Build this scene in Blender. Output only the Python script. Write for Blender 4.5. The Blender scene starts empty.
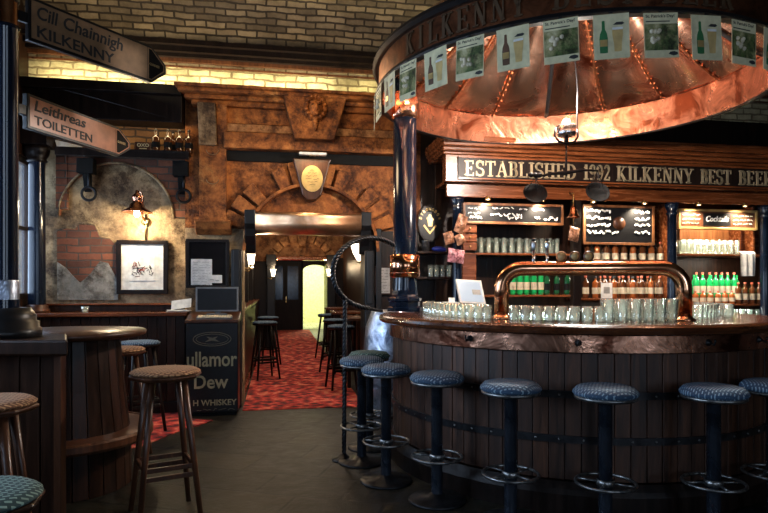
import bpy, math, random
from mathutils import Vector, Matrix
random.seed(7)
R = math.radians
sc = bpy.context.scene
COL = sc.collection
# ------------------------------------------------------------------ camera
A = R(10)
CA, SA = math.cos(A), math.sin(A)
F = 600.0; HOR = 287.0; CZ = 1.41
cam_d = bpy.data.cameras.new('camera'); cam_d.sensor_width = 36; cam_d.lens = 36 * F / 768
cam_d.shift_y = (HOR - 256.5) / 768; cam_d.clip_start = .05
cam = bpy.data.objects.new('camera', cam_d); COL.objects.link(cam)
cam.location = (0, 0, CZ); cam.rotation_euler = (R(90), 0, -A)
sc.camera = cam
# ------------------------------------------------------------------ world, exposure
sc.view_settings.view_transform = 'Standard'
sc.view_settings.look = 'None'
sc.view_settings.exposure = 0.0
sc.view_settings.gamma = 1
sc.view_settings.use_curve_mapping = False
wd = bpy.data.worlds.new('world'); sc.world = wd; wd.use_nodes = True
wd.node_tree.nodes['Background'].inputs[0].default_value = (.55, .7, 1, 1)
wd.node_tree.nodes['Background'].inputs[1].default_value = 1.0

def light(kind, name, loc, power, col, size=.1, rot=None, target=None, sy=None, spot=None, blend=.6):
    d = bpy.data.lights.new(name, kind); d.energy = power; d.color = col
    if kind == 'AREA':
        d.size = size
        if sy: d.shape = 'RECTANGLE'; d.size_y = sy
    else: d.shadow_soft_size = size
    if spot: d.spot_size = R(spot); d.spot_blend = blend
    o = bpy.data.objects.new(name, d); COL.objects.link(o); o.location = loc
    if rot: o.rotation_euler = rot
    if target is not None:
        o.rotation_euler = (Vector(target) - Vector(loc)).to_track_quat('-Z', 'Y').to_euler()
    return o
BLUE = (.62, .78, 1); WARM = (1, .72, .42); WHITE = (1, .93, .82)
# daylight through the windows of the left wall and of the front wall behind the camera
light('AREA', 'daylight_side', (-2.90, 6.53, 2.06), 60, BLUE, 1.55, (0, R(-90), 0), sy=1.75)
light('AREA', 'daylight_side', (-3.1, 3.6, 2.1), 165, BLUE, 1.5, (0, R(-90), 0), sy=1.6)
light('AREA', 'daylight_side', (-3.1, 1.0, 2.1), 60, BLUE, 1.5, (0, R(-90), 0), sy=1.6)
light('AREA', 'daylight_front', (.3, -3.3, 2.1), 45, BLUE, 1.8, (R(90), 0, 0), sy=1.5)
light('AREA', 'daylight_front', (4, -3.3, 2.1), 45, BLUE, 1.8, (R(90), 0, 0), sy=1.5)
# cornice uplight strips
light('AREA', 'cornice_strip_light', (-1.0, 7.16, 3.74), 22, (1, .86, .50), 3.2, (R(150), 0, 0), sy=.05)
light('AREA', 'cornice_strip_light', (2.4, 7.1, 3.74), 10, (1, .86, .42), 3.2, (R(150), 0, 0), sy=.05)

# added fill lights without fixtures, brightening the brick vault
light('AREA', 'vault_fill', (1.3, 4.6, 3.6), 26, (1, .80, .48), .5, target=(.6, 7.0, 5.0))
light('AREA', 'vault_fill', (-1.6, 6.2, 3.8), 8, (1, .80, .48), .4, target=(-1.2, 6.6, 5.4))

def ray(px, py):
    dx = (px - 384) / F
    return dx * CA + SA, -dx * SA + CA, (HOR - py) / F
def D(px, py, d):
    r = ray(px, py); return Vector((r[0] * d, r[1] * d, CZ + r[2] * d))
def PY(px, py, y):
    r = ray(px, py); d = y / r[1]; return Vector((r[0] * d, y, CZ + r[2] * d))
def PX(px, py, x):
    r = ray(px, py); d = x / r[0]; return Vector((x, r[1] * d, CZ + r[2] * d))
def PZ(px, py, z):
    r = ray(px, py); d = (z - CZ) / r[2]; return Vector((r[0] * d, r[1] * d, z))
def c2w(X, Y, z=0):
    return Vector((X * CA + Y * SA, -X * SA + Y * CA, z))

# ------------------------------------------------------------------ materials
def nt(name):
    m = bpy.data.materials.new(name); m.use_nodes = True
    t = m.node_tree; b = t.nodes['Principled BSDF']; return m, t, b
def N(t, kind, **kw):
    n = t.nodes.new(kind)
    for k, v in kw.items():
        if k in n.inputs: n.inputs[k].default_value = v
        else: setattr(n, k, v)
    return n
def coords(t, scale=(1, 1, 1), out='Object', rot=(0, 0, 0)):
    c = N(t, 'ShaderNodeTexCoord'); m = N(t, 'ShaderNodeMapping')
    m.inputs['Scale'].default_value = scale; m.inputs['Rotation'].default_value = rot
    t.links.new(c.outputs[out], m.inputs['Vector']); return m.outputs[0]
def ramp(t, fac, stops):
    r = N(t, 'ShaderNodeValToRGB'); e = r.color_ramp.elements
    while len(e) < len(stops): e.new(.5)
    for el, (p, c) in zip(e, stops): el.position = p; el.color = (*c, 1)
    t.links.new(fac, r.inputs[0]); return r.outputs[0]
def bump(t, b, h, strength=.3, dist=.01):
    n = N(t, 'ShaderNodeBump'); n.inputs['Strength'].default_value = strength; n.inputs['Distance'].default_value = dist
    t.links.new(h, n.inputs['Height']); t.links.new(n.outputs[0], b.inputs['Normal'])
def plain(name, col, rough=.5, metal=0, emit=None, es=1, spec=.5):
    m, t, b = nt(name); b.inputs['Base Color'].default_value = (*col, 1)
    b.inputs['Roughness'].default_value = rough; b.inputs['Metallic'].default_value = metal
    b.inputs['Specular IOR Level'].default_value = spec
    if emit: b.inputs['Emission Color'].default_value = (*emit, 1); b.inputs['Emission Strength'].default_value = es
    else:
        n = N(t, 'ShaderNodeTexNoise', Scale=14.0, Detail=3.0); t.links.new(coords(t), n.inputs['Vector'])
        o = ramp(t, n.outputs[0], [(.3, tuple(c * .75 for c in col)), (.7, tuple(min(1, c * 1.15) for c in col))])
        t.links.new(o, b.inputs['Base Color'])
    return m
def wood(name, c1, c2, scale=1, rough=.4, axis='z', isl=True, bs=.25):
    m, t, b = nt(name)
    s = {'z': (14, 14, 1.2), 'x': (1.2, 14, 14), 'y': (14, 1.2, 14)}[axis]
    v = coords(t, tuple(q * scale for q in s))
    n = N(t, 'ShaderNodeTexNoise', Scale=1.5, Detail=6.0, Roughness=.65, Distortion=.6); t.links.new(v, n.inputs['Vector'])
    col = ramp(t, n.outputs[0], [(.3, c1), (.55, tuple((a + d) / 2 for a, d in zip(c1, c2))), (.72, c2)])
    if isl:
        g = N(t, 'ShaderNodeNewGeometry'); h = N(t, 'ShaderNodeHueSaturation')
        mr = N(t, 'ShaderNodeMapRange'); mr.inputs['To Min'].default_value = .6; mr.inputs['To Max'].default_value = 1.35
        t.links.new(g.outputs['Random Per Island'], mr.inputs['Value']); t.links.new(mr.outputs[0], h.inputs['Value'])
        t.links.new(col, h.inputs['Color']); col = h.outputs[0]
    t.links.new(col, b.inputs['Base Color'])
    rr = N(t, 'ShaderNodeMapRange'); rr.inputs['To Min'].default_value = rough * .7; rr.inputs['To Max'].default_value = min(1, rough * 1.4)
    t.links.new(n.outputs[0], rr.inputs['Value']); t.links.new(rr.outputs[0], b.inputs['Roughness'])
    bump(t, b, n.outputs[0], bs, .006)
    b.inputs['Specular IOR Level'].default_value = .22 if 'black' in name or name == 'dark wood' else .45
    return m
def metal(name, c1, c2, rough=.25, scale=4, bs=.3, dist=.02, m_=1.0, fine=60, thr=(.35, .65), rnd=False):
    m, t, b = nt(name); v = coords(t)
    n = N(t, 'ShaderNodeTexNoise', Scale=float(scale), Detail=5.0, Roughness=.6, Distortion=.8); t.links.new(v, n.inputs['Vector'])
    cc_ = ramp(t, n.outputs[0], [(thr[0], c1), (thr[1], c2)])
    if rnd:
        oi = N(t, 'ShaderNodeObjectInfo'); hs = N(t, 'ShaderNodeHueSaturation'); mr = N(t, 'ShaderNodeMapRange'); mr.inputs['To Min'].default_value = .55; mr.inputs['To Max'].default_value = 1.15
        t.links.new(oi.outputs['Random'], mr.inputs['Value']); t.links.new(mr.outputs[0], hs.inputs['Value']); t.links.new(cc_, hs.inputs['Color']); cc_ = hs.outputs[0]
    t.links.new(cc_, b.inputs['Base Color'])
    b.inputs['Metallic'].default_value = m_
    rr = N(t, 'ShaderNodeMapRange'); rr.inputs['To Min'].default_value = rough * 1.7; rr.inputs['To Max'].default_value = rough * .6
    t.links.new(n.outputs[0], rr.inputs['Value']); t.links.new(rr.outputs[0], b.inputs['Roughness'])
    n2 = N(t, 'ShaderNodeTexNoise', Scale=float(fine), Detail=2.0); t.links.new(v, n2.inputs['Vector'])
    mx = N(t, 'ShaderNodeMath', operation='ADD'); m3 = N(t, 'ShaderNodeMath', operation='MULTIPLY'); m3.inputs[1].default_value = .25
    t.links.new(n2.outputs[0], m3.inputs[0]); t.links.new(n.outputs[0], mx.inputs[0]); t.links.new(m3.outputs[0], mx.inputs[1])
    bump(t, b, mx.outputs[0], bs, dist)
    return m
def stone(name, cols, scale=2.2, rough=.7, bs=.9, spec=.3):
    m, t, b = nt(name); v = coords(t)
    n = N(t, 'ShaderNodeTexNoise', Scale=scale, Detail=9.0, Roughness=.72, Distortion=.35); t.links.new(v, n.inputs['Vector'])
    k = len(cols); base_ = ramp(t, n.outputs[0], [(.3 + .42 * i / (k - 1), c) for i, c in enumerate(cols)])
    nb = N(t, 'ShaderNodeTexNoise', Scale=scale * .9, Detail=12.0, Roughness=.8); t.links.new(v, nb.inputs['Vector'])
    mxb = N(t, 'ShaderNodeMix', data_type='RGBA', blend_type='MULTIPLY'); mxb.inputs['Factor'].default_value = 1
    t.links.new(base_, mxb.inputs['A']); t.links.new(ramp(t, nb.outputs[0], [(.40, (.20, .15, .11)), (.54, (1.15, 1.1, 1.05))]), mxb.inputs['B']); t.links.new(mxb.outputs['Result'], b.inputs['Base Color'])
    b.inputs['Roughness'].default_value = rough; b.inputs['Specular IOR Level'].default_value = spec
    n2 = N(t, 'ShaderNodeTexNoise', Scale=scale * 9, Detail=6.0); t.links.new(v, n2.inputs['Vector'])
    bump(t, b, n2.outputs[0], bs, .012)
    return m
def brick(name, c1, c2, mortar, out='Object', rot=(R(90), 0, 0), bw=.25, bh=.085, ms=.012, warp=.02, bs=.8, rough=.85, big=1.3):
    m, t, b = nt(name); v = coords(t, out=out, rot=rot)
    n = N(t, 'ShaderNodeTexNoise', Scale=5.0, Detail=3.0); t.links.new(v, n.inputs['Vector'])
    vm = N(t, 'ShaderNodeVectorMath', operation='SCALE'); vm.inputs['Scale'].default_value = warp * 2
    va = N(t, 'ShaderNodeVectorMath', operation='ADD')
    t.links.new(n.outputs['Color'], vm.inputs[0]); t.links.new(v, va.inputs[0]); t.links.new(vm.outputs[0], va.inputs[1])
    br = N(t, 'ShaderNodeTexBrick'); br.inputs['Scale'].default_value = 1
    br.inputs['Brick Width'].default_value = bw; br.inputs['Row Height'].default_value = bh; br.inputs['Mortar Size'].default_value = ms
    br.inputs['Mortar Smooth'].default_value = .3
    br.inputs['Color1'].default_value = (*c1, 1); br.inputs['Color2'].default_value = (*c2, 1); br.inputs['Mortar'].default_value = (*mortar, 1)
    t.links.new(va.outputs[0], br.inputs['Vector'])
    n2 = N(t, 'ShaderNodeTexNoise', Scale=big, Detail=8.0, Roughness=.75); t.links.new(v, n2.inputs['Vector'])
    mx = N(t, 'ShaderNodeMix', data_type='RGBA', blend_type='MULTIPLY'); mx.inputs['Factor'].default_value = .85
    t.links.new(br.outputs[0], mx.inputs['A'])
    t.links.new(ramp(t, n2.outputs[0], [(.35, (.3, .27, .22)), (.62, (1, 1, 1))]), mx.inputs['B'])
    t.links.new(mx.outputs['Result'], b.inputs['Base Color']); b.inputs['Roughness'].default_value = rough
    inv = N(t, 'ShaderNodeMath', operation='SUBTRACT'); inv.inputs[0].default_value = 1.2
    t.links.new(br.outputs['Fac'], inv.inputs[1])
    ad = N(t, 'ShaderNodeMath', operation='ADD'); t.links.new(inv.outputs[0], ad.inputs[0]); t.links.new(n2.outputs[0], ad.inputs[1])
    bump(t, b, ad.outputs[0], bs, .02)
    return m
def glassm(name, col, alpha=.35, rough=.05, gl=.35):
    m = bpy.data.materials.new(name); m.use_nodes = True; t = m.node_tree; t.nodes.clear()
    o = N(t, 'ShaderNodeOutputMaterial'); tr = N(t, 'ShaderNodeBsdfTransparent'); g = N(t, 'ShaderNodeBsdfGlossy'); d = N(t, 'ShaderNodeBsdfTranslucent'); d2 = N(t, 'ShaderNodeBsdfDiffuse')
    tr.inputs[0].default_value = (*[.55 + .45 * c for c in col], 1); g.inputs['Roughness'].default_value = rough
    d.inputs[0].default_value = (*col, 1); d2.inputs[0].default_value = (*col, 1)
    a0 = N(t, 'ShaderNodeAddShader'); t.links.new(d.outputs[0], a0.inputs[0]); t.links.new(d2.outputs[0], a0.inputs[1])
    m1 = N(t, 'ShaderNodeMixShader'); m1.inputs[0].default_value = alpha
    t.links.new(tr.outputs[0], m1.inputs[1]); t.links.new(a0.outputs[0], m1.inputs[2])
    lw = N(t, 'ShaderNodeLayerWeight'); lw.inputs[0].default_value = gl
    m2 = N(t, 'ShaderNodeMixShader'); t.links.new(lw.outputs['Facing'], m2.inputs[0])
    t.links.new(m1.outputs[0], m2.inputs[1]); t.links.new(g.outputs[0], m2.inputs[2]); t.links.new(m2.outputs[0], o.inputs[0])
    return m
def fabric(name, c1, c2, sc_=1.0, bw=.028, bh=.014):
    m, t, b = nt(name); v = coords(t, (sc_, sc_, sc_))
    br = N(t, 'ShaderNodeTexBrick'); br.inputs['Scale'].default_value = 1
    br.inputs['Brick Width'].default_value = bw; br.inputs['Row Height'].default_value = bh; br.inputs['Mortar Size'].default_value = .0055
    br.inputs['Color1'].default_value = (*c2, 1); br.inputs['Color2'].default_value = (*[c * .7 for c in c2], 1); br.inputs['Mortar'].default_value = (*c1, 1)
    t.links.new(v, br.inputs['Vector']); t.links.new(br.outputs[0], b.inputs['Base Color']); b.inputs['Roughness'].default_value = .85
    n = N(t, 'ShaderNodeTexNoise', Scale=260.0); t.links.new(v, n.inputs['Vector']); bump(t, b, n.outputs[0], .3, .002)
    return m
M = {}
M['wood_dark'] = wood('dark wood', (.006, .003, .002), (.045, .018, .009), rough=.35)
M['wood_plank'] = wood('bar planks', (.006, .0025, .0015), (.105, .04, .018), rough=.5, bs=.7)
M['wood_black'] = wood('blackened wood', (.003, .002, .002), (.018, .010, .007), rough=.38)
M['wood_rim'] = wood('varnished rim', (.02, .006, .003), (.11, .035, .012), rough=.18, axis='x', isl=False)
M['wood_red'] = wood('red mahogany', (.05, .012, .004), (.27, .08, .024), rough=.25, axis='x')
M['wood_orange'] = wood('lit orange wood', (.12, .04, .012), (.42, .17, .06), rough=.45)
M['wood_brown'] = wood('brown stool wood', (.03, .010, .005), (.13, .05, .022), rough=.3)
M['stone_brown'] = stone('ochre painted stone', [(.015, .004, .002), (.16, .05, .012), (.36, .13, .032), (.50, .26, .09)], 3.2)
M['stone_warm'] = stone('warm stone', [(.05, .018, .008), (.28, .12, .045), (.46, .24, .10), (.5, .32, .17)], 2.8)
M['stone_pale'] = stone('pale stone', [(.06, .035, .015), (.22, .14, .07), (.45, .32, .17)], 3.0)
M['plaster'] = stone('aged plaster', [(.05, .035, .02), (.20, .14, .08), (.40, .30, .17), (.50, .40, .26)], 2.6)
M['plaster_grey'] = stone('bare grey plaster', [(.08, .08, .07), (.2, .2, .18), (.34, .34, .31)], 3.0)
M['brick_ceiling'] = brick('vault brick', (.42, .32, .19), (.15, .11, .065), (.05, .035, .02), out='UV', rot=(0, 0, 0), big=1.7, warp=.022, bh=.075, bw=.23)
M['brick_cream'] = brick('cream brick', (.75, .66, .40), (.50, .43, .25), (.28, .22, .12), big=2.6, bh=.08, bs=.9, warp=.035)
M['brick_red'] = brick('red brick', (.28, .09, .04), (.14, .05, .025), (.10, .07, .05), ms=.009)
M['brick_orange'] = brick('orange brick', (.40, .22, .08), (.25, .12, .045), (.08, .05, .03))
M['copper'] = metal('copper sheet', (.36, .11, .05), (.95, .48, .30), .2, 3.0, .3, .03, fine=12)
M['copper_hood'] = metal('hood copper', (.20, .05, .025), (.97, .58, .42), .22, 2.0, .4, .035, fine=6, thr=(.30, .58), rnd=True)
M['copper_lip'] = metal('dented lip copper', (.16, .045, .02), (.93, .46, .29), .25, 3.2, .5, .03, fine=9, thr=(.36, .60))
M['copper_apron'] = metal('aged copper apron', (.10, .035, .02), (.88, .46, .30), .24, 2.2, .35, .05, thr=(.38, .58), fine=8)
M['copper_pipe'] = metal('polished copper pipe', (.55, .24, .12), (.90, .48, .27), .12, 6, .05, .003)
M['brass'] = metal('brass', (.35, .24, .08), (.8, .58, .25), .25, 12, .1, .003)
M['gold'] = plain('gold paint', (.62, .42, .16), .35, .6)
M['gold_header'] = plain('aged gold header letters', (.46, .37, .23), .4, .4)
M['gold_dull'] = plain('dull gold letters', (.36, .26, .11), .5, .2)
M['copper_dark'] = metal('tarnished copper band', (.05, .018, .010), (.30, .11, .05), .4, 5, .3, .01)
M['glass_dk_print'] = plain('brown printed bottle', (.10, .045, .02), .6)
M['letter_brown'] = plain('tarnished bronze letters', (.085, .045, .02), .5, .3)
M['print_green'] = plain('green printed bottle', (.02, .14, .04), .6)
M['print_beer'] = plain('printed beer', (.55, .38, .14), .6)
M['iron'] = metal('black iron', (.010, .010, .012), (.045, .047, .052), .32, 9, .25, .004, .7)
M['iron_rub'] = metal('worn steel', (.07, .075, .08), (.32, .32, .31), .3, 25, .2, .003, .9)
M['column'] = plain('gloss blue black paint', (.004, .008, .018), .17, 0, spec=.4)
M['pole'] = metal('blue black tube', (.03, .04, .06), (.10, .12, .16), .22, 4, .05, .002, .8)
M['lintel'] = metal('satin copper lintel', (.55, .26, .12), (.95, .62, .38), .34, 3, .1, .004)
M['trim_black'] = plain('glossless black paint', (.006, .006, .007), .45, spec=.3)
M['steel'] = metal('steel', (.35, .36, .38), (.7, .71, .74), .22, 8, .1, .004)
M['keg'] = metal('keg metal', (.10, .12, .17), (.60, .66, .78), .3, 7, .6, .02)
M['black'] = plain('black', (.008, .008, .009), .35, spec=.35)
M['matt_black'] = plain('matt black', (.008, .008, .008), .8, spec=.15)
M['white'] = plain('white paper', (.72, .72, .68), .8)
M['cream'] = plain('cream paper', (.62, .56, .34), .75)
M['ink'] = plain('ink', (.02, .02, .02), .7)
M['green_pic'] = stone('green picture print', [(.012, .02, .008), (.07, .11, .03), (.26, .25, .12), (.5, .47, .3)], 11, .6, 0)
M['grey_pic'] = plain('grey print', (.28, .28, .27), .7)
M['sign_tan'] = plain('tan sign face', (.26, .15, .075), .45)
M['sign_orange'] = plain('orange sign face', (.44, .17, .085), .3)
M['chalk'] = plain('chalk', (.85, .85, .82), .9)
M['screen'] = plain('display screen', (.05, .06, .08), .3, 0, (.75, .88, 1), .6)
M['plastic'] = plain('grey white plastic', (.5, .5, .48), .4)
M['plastic_dark'] = plain('silver grey plastic', (.2, .2, .2), .35, .4)
M['bulb'] = plain('lit bulb', (1, 1, 1), .5, 0, (1, .85, .6), 14)
M['bulb_soft'] = plain('lit glass shade', (1, 1, 1), .5, 0, (1, .84, .6), 5)
M['bulb_spot'] = plain('lit spot', (1, 1, 1), .5, 0, (1, .9, .75), 20)
M['glass'] = glassm('clear glass', (.72, .85, .78), .14, .04, .55)
M['pane'] = glassm('window pane', (.8, .85, .9), .03, .03, .2)
M['glass_green'] = glassm('green glass', (.015, .42, .12), .6, .06, .4)
M['glass_dkgreen'] = glassm('dark green glass', (.01, .08, .03), .9, .08, .3)
M['glass_brown'] = glassm('brown glass', (.09, .03, .01), .9, .07, .3)
M['glass_amber'] = glassm('amber whiskey', (.28, .08, .02), .8, .07, .3)
M['label_cream'] = plain('cream bottle label', (.62, .54, .38), .7)
M['label_red'] = plain('red bottle label', (.4, .08, .04), .7)
M['label_white'] = plain('white bottle label', (.75, .75, .72), .7)
M['cloth_blue'] = fabric('blue dotted upholstery', (.020, .050, .095), (.24, .36, .45), bw=.024, bh=.016)
M['cloth_green'] = fabric('teal dotted upholstery', (.010, .040, .045), (.20, .34, .30), bw=.03, bh=.018)
M['cloth_tan'] = fabric('tan dotted upholstery', (.12, .05, .02), (.50, .28, .13), bw=.036, bh=.018)
M['towel'] = plain('white towel', (.85, .84, .8), .9)
M['menu_green'] = plain('green menu card', (.25, .32, .14), .6)

def floor_mat():
    m, t, b = nt('slate tiles'); v = coords(t, rot=(0, 0, R(24)))
    br = N(t, 'ShaderNodeTexBrick'); br.offset = .5; br.inputs['Scale'].default_value = 1
    br.inputs['Brick Width'].default_value = .62; br.inputs['Row Height'].default_value = .42; br.inputs['Mortar Size'].default_value = .012
    br.inputs['Color1'].default_value = (.018, .0165, .011, 1); br.inputs['Color2'].default_value = (.008, .008, .007, 1); br.inputs['Mortar'].default_value = (.004, .004, .004, 1)
    t.links.new(v, br.inputs['Vector'])
    n = N(t, 'ShaderNodeTexNoise', Scale=7.0, Detail=10.0, Roughness=.7); t.links.new(v, n.inputs['Vector'])
    mx = N(t, 'ShaderNodeMix', data_type='RGBA', blend_type='MULTIPLY'); mx.inputs['Factor'].default_value = 1
    t.links.new(br.outputs[0], mx.inputs['A']); t.links.new(ramp(t, n.outputs[0], [(.3, (.22, .22, .20)), (.7, (2.2, 2.0, 1.6))]), mx.inputs['B'])
    t.links.new(mx.outputs['Result'], b.inputs['Base Color'])
    rr = N(t, 'ShaderNodeMapRange'); rr.inputs['To Min'].default_value = .25; rr.inputs['To Max'].default_value = .7; b.inputs['Specular IOR Level'].default_value = .22
    t.links.new(n.outputs[0], rr.inputs['Value']); t.links.new(rr.outputs[0], b.inputs['Roughness'])
    s = N(t, 'ShaderNodeMath', operation='SUBTRACT'); t.links.new(n.outputs[0], s.inputs[0]); t.links.new(br.outputs['Fac'], s.inputs[1])
    bump(t, b, s.outputs[0], .6, .012); return m
M['floor'] = floor_mat()
def carpet_mat():
    m, t, b = nt('red carpet'); v = coords(t)
    n = N(t, 'ShaderNodeTexVoronoi', Scale=9.0); t.links.new(v, n.inputs['Vector'])
    n2 = N(t, 'ShaderNodeTexNoise', Scale=14.0, Detail=5.0, Roughness=.8); t.links.new(v, n2.inputs['Vector'])
    a = N(t, 'ShaderNodeMath', operation='MULTIPLY'); t.links.new(n.outputs['Distance'], a.inputs[0]); t.links.new(n2.outputs[0], a.inputs[1])
    t.links.new(ramp(t, a.outputs[0], [(.10, (.03, .003, .003)), (.19, (.20, .009, .007)), (.32, (.50, .035, .022)), (.44, (.60, .18, .10))]), b.inputs['Base Color'])
    b.inputs['Roughness'].default_value = .95
    n3 = N(t, 'ShaderNodeTexNoise', Scale=180.0); t.links.new(v, n3.inputs['Vector']); bump(t, b, n3.outputs[0], .6, .006); return m
M['carpet'] = carpet_mat()

# ------------------------------------------------------------------ mesh building
class MB:
    def __init__(s): s.v = []; s.f = []; s.m = []; s.sm = []; s.mats = []; s.uv = None
    def mi(s, mat):
        if mat not in s.mats: s.mats.append(mat)
        return s.mats.index(mat)
    def add(s, vs, fs, mat, smooth=False):
        o = len(s.v); s.v += [tuple(p) for p in vs]; i = s.mi(mat)
        for f in fs: s.f.append([o + q for q in f]); s.m.append(i); s.sm.append(smooth)
        return s
    def box(s, x0, x1, y0, y1, z0, z1, mat, rz=0, c=None):
        vs = [Vector((x, y, z)) for z in (z0, z1) for y in (y0, y1) for x in (x0, x1)]
        if rz:
            c = Vector(c or ((x0 + x1) / 2, (y0 + y1) / 2, 0)); m = Matrix.Rotation(rz, 3, 'Z')
            vs = [m @ (p - c) + c for p in vs]
        return s.add(vs, [(0, 2, 3, 1), (4, 5, 7, 6), (0, 1, 5, 4), (2, 6, 7, 3), (0, 4, 6, 2), (1, 3, 7, 5)], mat)
    def obox(s, o, ex, ey, ez, mat):   # box from corner o and three edge vectors
        o, ex, ey, ez = map(Vector, (o, ex, ey, ez))
        vs = [o + ex * i + ey * j + ez * k for k in (0, 1) for j in (0, 1) for i in (0, 1)]
        return s.add(vs, [(0, 2, 3, 1), (4, 5, 7, 6), (0, 1, 5, 4), (2, 6, 7, 3), (0, 4, 6, 2), (1, 3, 7, 5)], mat)
    def bar(s, p0, p1, w, h, mat, up=(0, 0, 1)):
        p0, p1 = Vector(p0), Vector(p1); d = (p1 - p0); n = d.normalized(); u = Vector(up)
        if abs(n.dot(u)) > .98: u = Vector((0, 1, 0))
        a = n.cross(u).normalized() * w; b_ = a.cross(n).normalized() * h
        return s.obox(p0 - a / 2 - b_ / 2, d, a, b_, mat)
    def tube(s, pts, r, mat, n=10, cap=True, closed=False, smooth=True):
        pts = [Vector(p) for p in pts]; k = len(pts); rs = r if isinstance(r, (list, tuple)) else [r] * k
        vs = []; prev = None
        for i, p in enumerate(pts):
            if closed: d = pts[(i + 1) % k] - pts[i - 1]
            else: d = pts[min(i + 1, k - 1)] - pts[max(i - 1, 0)]
            d.normalize()
            if prev is None:
                a = Vector((0, 0, 1)) if abs(d.z) < .9 else Vector((1, 0, 0)); a = (a - d * a.dot(d)).normalized()
            else: a = (prev - d * prev.dot(d)).normalized()
            prev = a; b_ = d.cross(a)
            for j in range(n):
                t = 2 * math.pi * j / n; vs.append(p + (a * math.cos(t) + b_ * math.sin(t)) * rs[i])
        fs = []
        for i in range(k if closed else k - 1):
            i2 = (i + 1) % k
            for j in range(n): fs.append((i * n + j, i * n + (j + 1) % n, i2 * n + (j + 1) % n, i2 * n + j))
        s.add(vs, fs, mat, smooth)
        if cap and not closed:
            s.add(vs[:n], [tuple(range(n))[::-1]], mat); s.add(vs[-n:], [tuple(range(n))], mat)
        return s
    def lathe(s, prof, mat, c=(0, 0, 0), n=24, smooth=True, axis=None):
        # prof: list of (r, z[, mat]); sharp corners kept by repeating rings for straight changes
        c = Vector(c); rot = None
        if axis is not None: rot = Vector((0, 0, 1)).rotation_difference(Vector(axis).normalized())
        def P_(r, z, t):
            q = Vector((r * math.cos(t), r * math.sin(t), z))
            return c + (rot @ q if rot else q)
        for i in range(len(prof) - 1):
            a, b_ = prof[i], prof[i + 1]; mt = b_[2] if len(b_) > 2 else mat
            if abs(a[0]) < 1e-6 and abs(b_[0]) < 1e-6: continue
            vs = [P_(a[0], a[1], 2 * math.pi * j / n) for j in range(n)] + [P_(b_[0], b_[1], 2 * math.pi * j / n) for j in range(n)]
            s.add(vs, [(j, (j + 1) % n, n + (j + 1) % n, n + j) for j in range(n)], mt, smooth)
        return s
    def arc(s, prof, mat, c, a0, a1, n=64, caps=True, smooth=False):
        # closed profile (r,z) swept round the vertical axis through c
        vs = []; k = len(prof); full = abs(a1 - a0) >= 2 * math.pi - 1e-4
        for i in range(n if full else n + 1):
            t = a0 + (a1 - a0) * i / n
            for r, z in prof: vs.append((c[0] + r * math.cos(t), c[1] + r * math.sin(t), c[2] + z))
        fs = []
        for i in range(n):
            i2 = (i + 1) % n if full else i + 1
            for j in range(k): fs.append((i * k + j, i2 * k + j, i2 * k + (j + 1) % k, i * k + (j + 1) % k))
        s.add(vs, fs, mat, smooth)
        if caps and not full: s.add(vs[:k], [tuple(range(k))], mat); s.add(vs[-k:], [tuple(range(k))[::-1]], mat)
        return s
    def prism(s, poly, o, u, v, w, mat, smooth=False):
        # 2-D polygon (a,b) -> o + a*u + b*v, thickened along vector w
        o, u, v, w = map(Vector, (o, u, v, w)); k = len(poly)
        a = [o + u * p[0] + v * p[1] for p in poly]; b_ = [p + w for p in a]
        s.add(a + b_, [tuple(range(k)), tuple(range(2 * k - 1, k - 1, -1))] + [(i, (i + 1) % k, k + (i + 1) % k, k + i) for i in range(k)], mat, smooth)
        return s
    def cushion(s, r, z0, h, mat, n=32, c=(0, 0, 0)):
        prof = [(0, z0)] + [(r, z0)] + [(r + .012 * math.sin(t), z0 + h * .6 * (t / math.pi)) for t in (.4, 1.0, 1.6, 2.2, 2.8)] + \
               [(r * .93, z0 + h * .82), (r * .8, z0 + h * .93), (r * .5, z0 + h), (0, z0 + h * 1.02)]
        return s.lathe(prof, mat, c, n)
    def build(s, name, parent=None, world=False, loc=None, at=None, bevel=0, label=None):
        off = Vector((0, 0, 0))
        if world and parent is not None: off = Vector(parent.location)
        if loc is not None: off = Vector(loc)
        me = bpy.data.meshes.new(name)
        me.from_pydata([tuple(Vector(p) - off) for p in s.v], [], s.f)
        for m_ in s.mats: me.materials.append(m_)
        me.polygons.foreach_set('material_index', s.m); me.polygons.foreach_set('use_smooth', s.sm)
        if s.uv:
            l = me.uv_layers.new(name='UVMap')
            for i, lp in enumerate(me.loops): l.data[i].uv = s.uv[lp.vertex_index]
        import bmesh
        bm = bmesh.new(); bm.from_mesh(me)
        if not s.uv: bmesh.ops.remove_doubles(bm, verts=bm.verts, dist=1e-5)
        bmesh.ops.recalc_face_normals(bm, faces=bm.faces); bm.to_mesh(me); bm.free(); me.update()
        o = bpy.data.objects.new(name, me); COL.objects.link(o)
        if parent is not None: o.parent = parent
        if loc is not None: o.location = loc
        if at is not None: o.location = at
        if bevel:
            md = o.modifiers.new('bevel', 'BEVEL'); md.width = bevel; md.segments = 2; md.limit_method = 'ANGLE'; md.angle_limit = R(40)
        if label: o['label'] = label
        return o
def tag(o, label, cat, group=None, kind=None):
    o['label'] = label; o['category'] = cat
    if group: o['group'] = group
    if kind: o['kind'] = kind
    return o
def thing(name, label, cat, loc=(0, 0, 0), rz=0, group=None):
    o = bpy.data.objects.new(name, None); COL.objects.link(o); o.empty_display_size = .1
    o.location = loc; o.rotation_euler = (0, 0, rz); return tag(o, label, cat, group)
def struct(mb, name, **k):
    o = mb.build(name, **k); o['kind'] = 'structure'; return o
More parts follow.
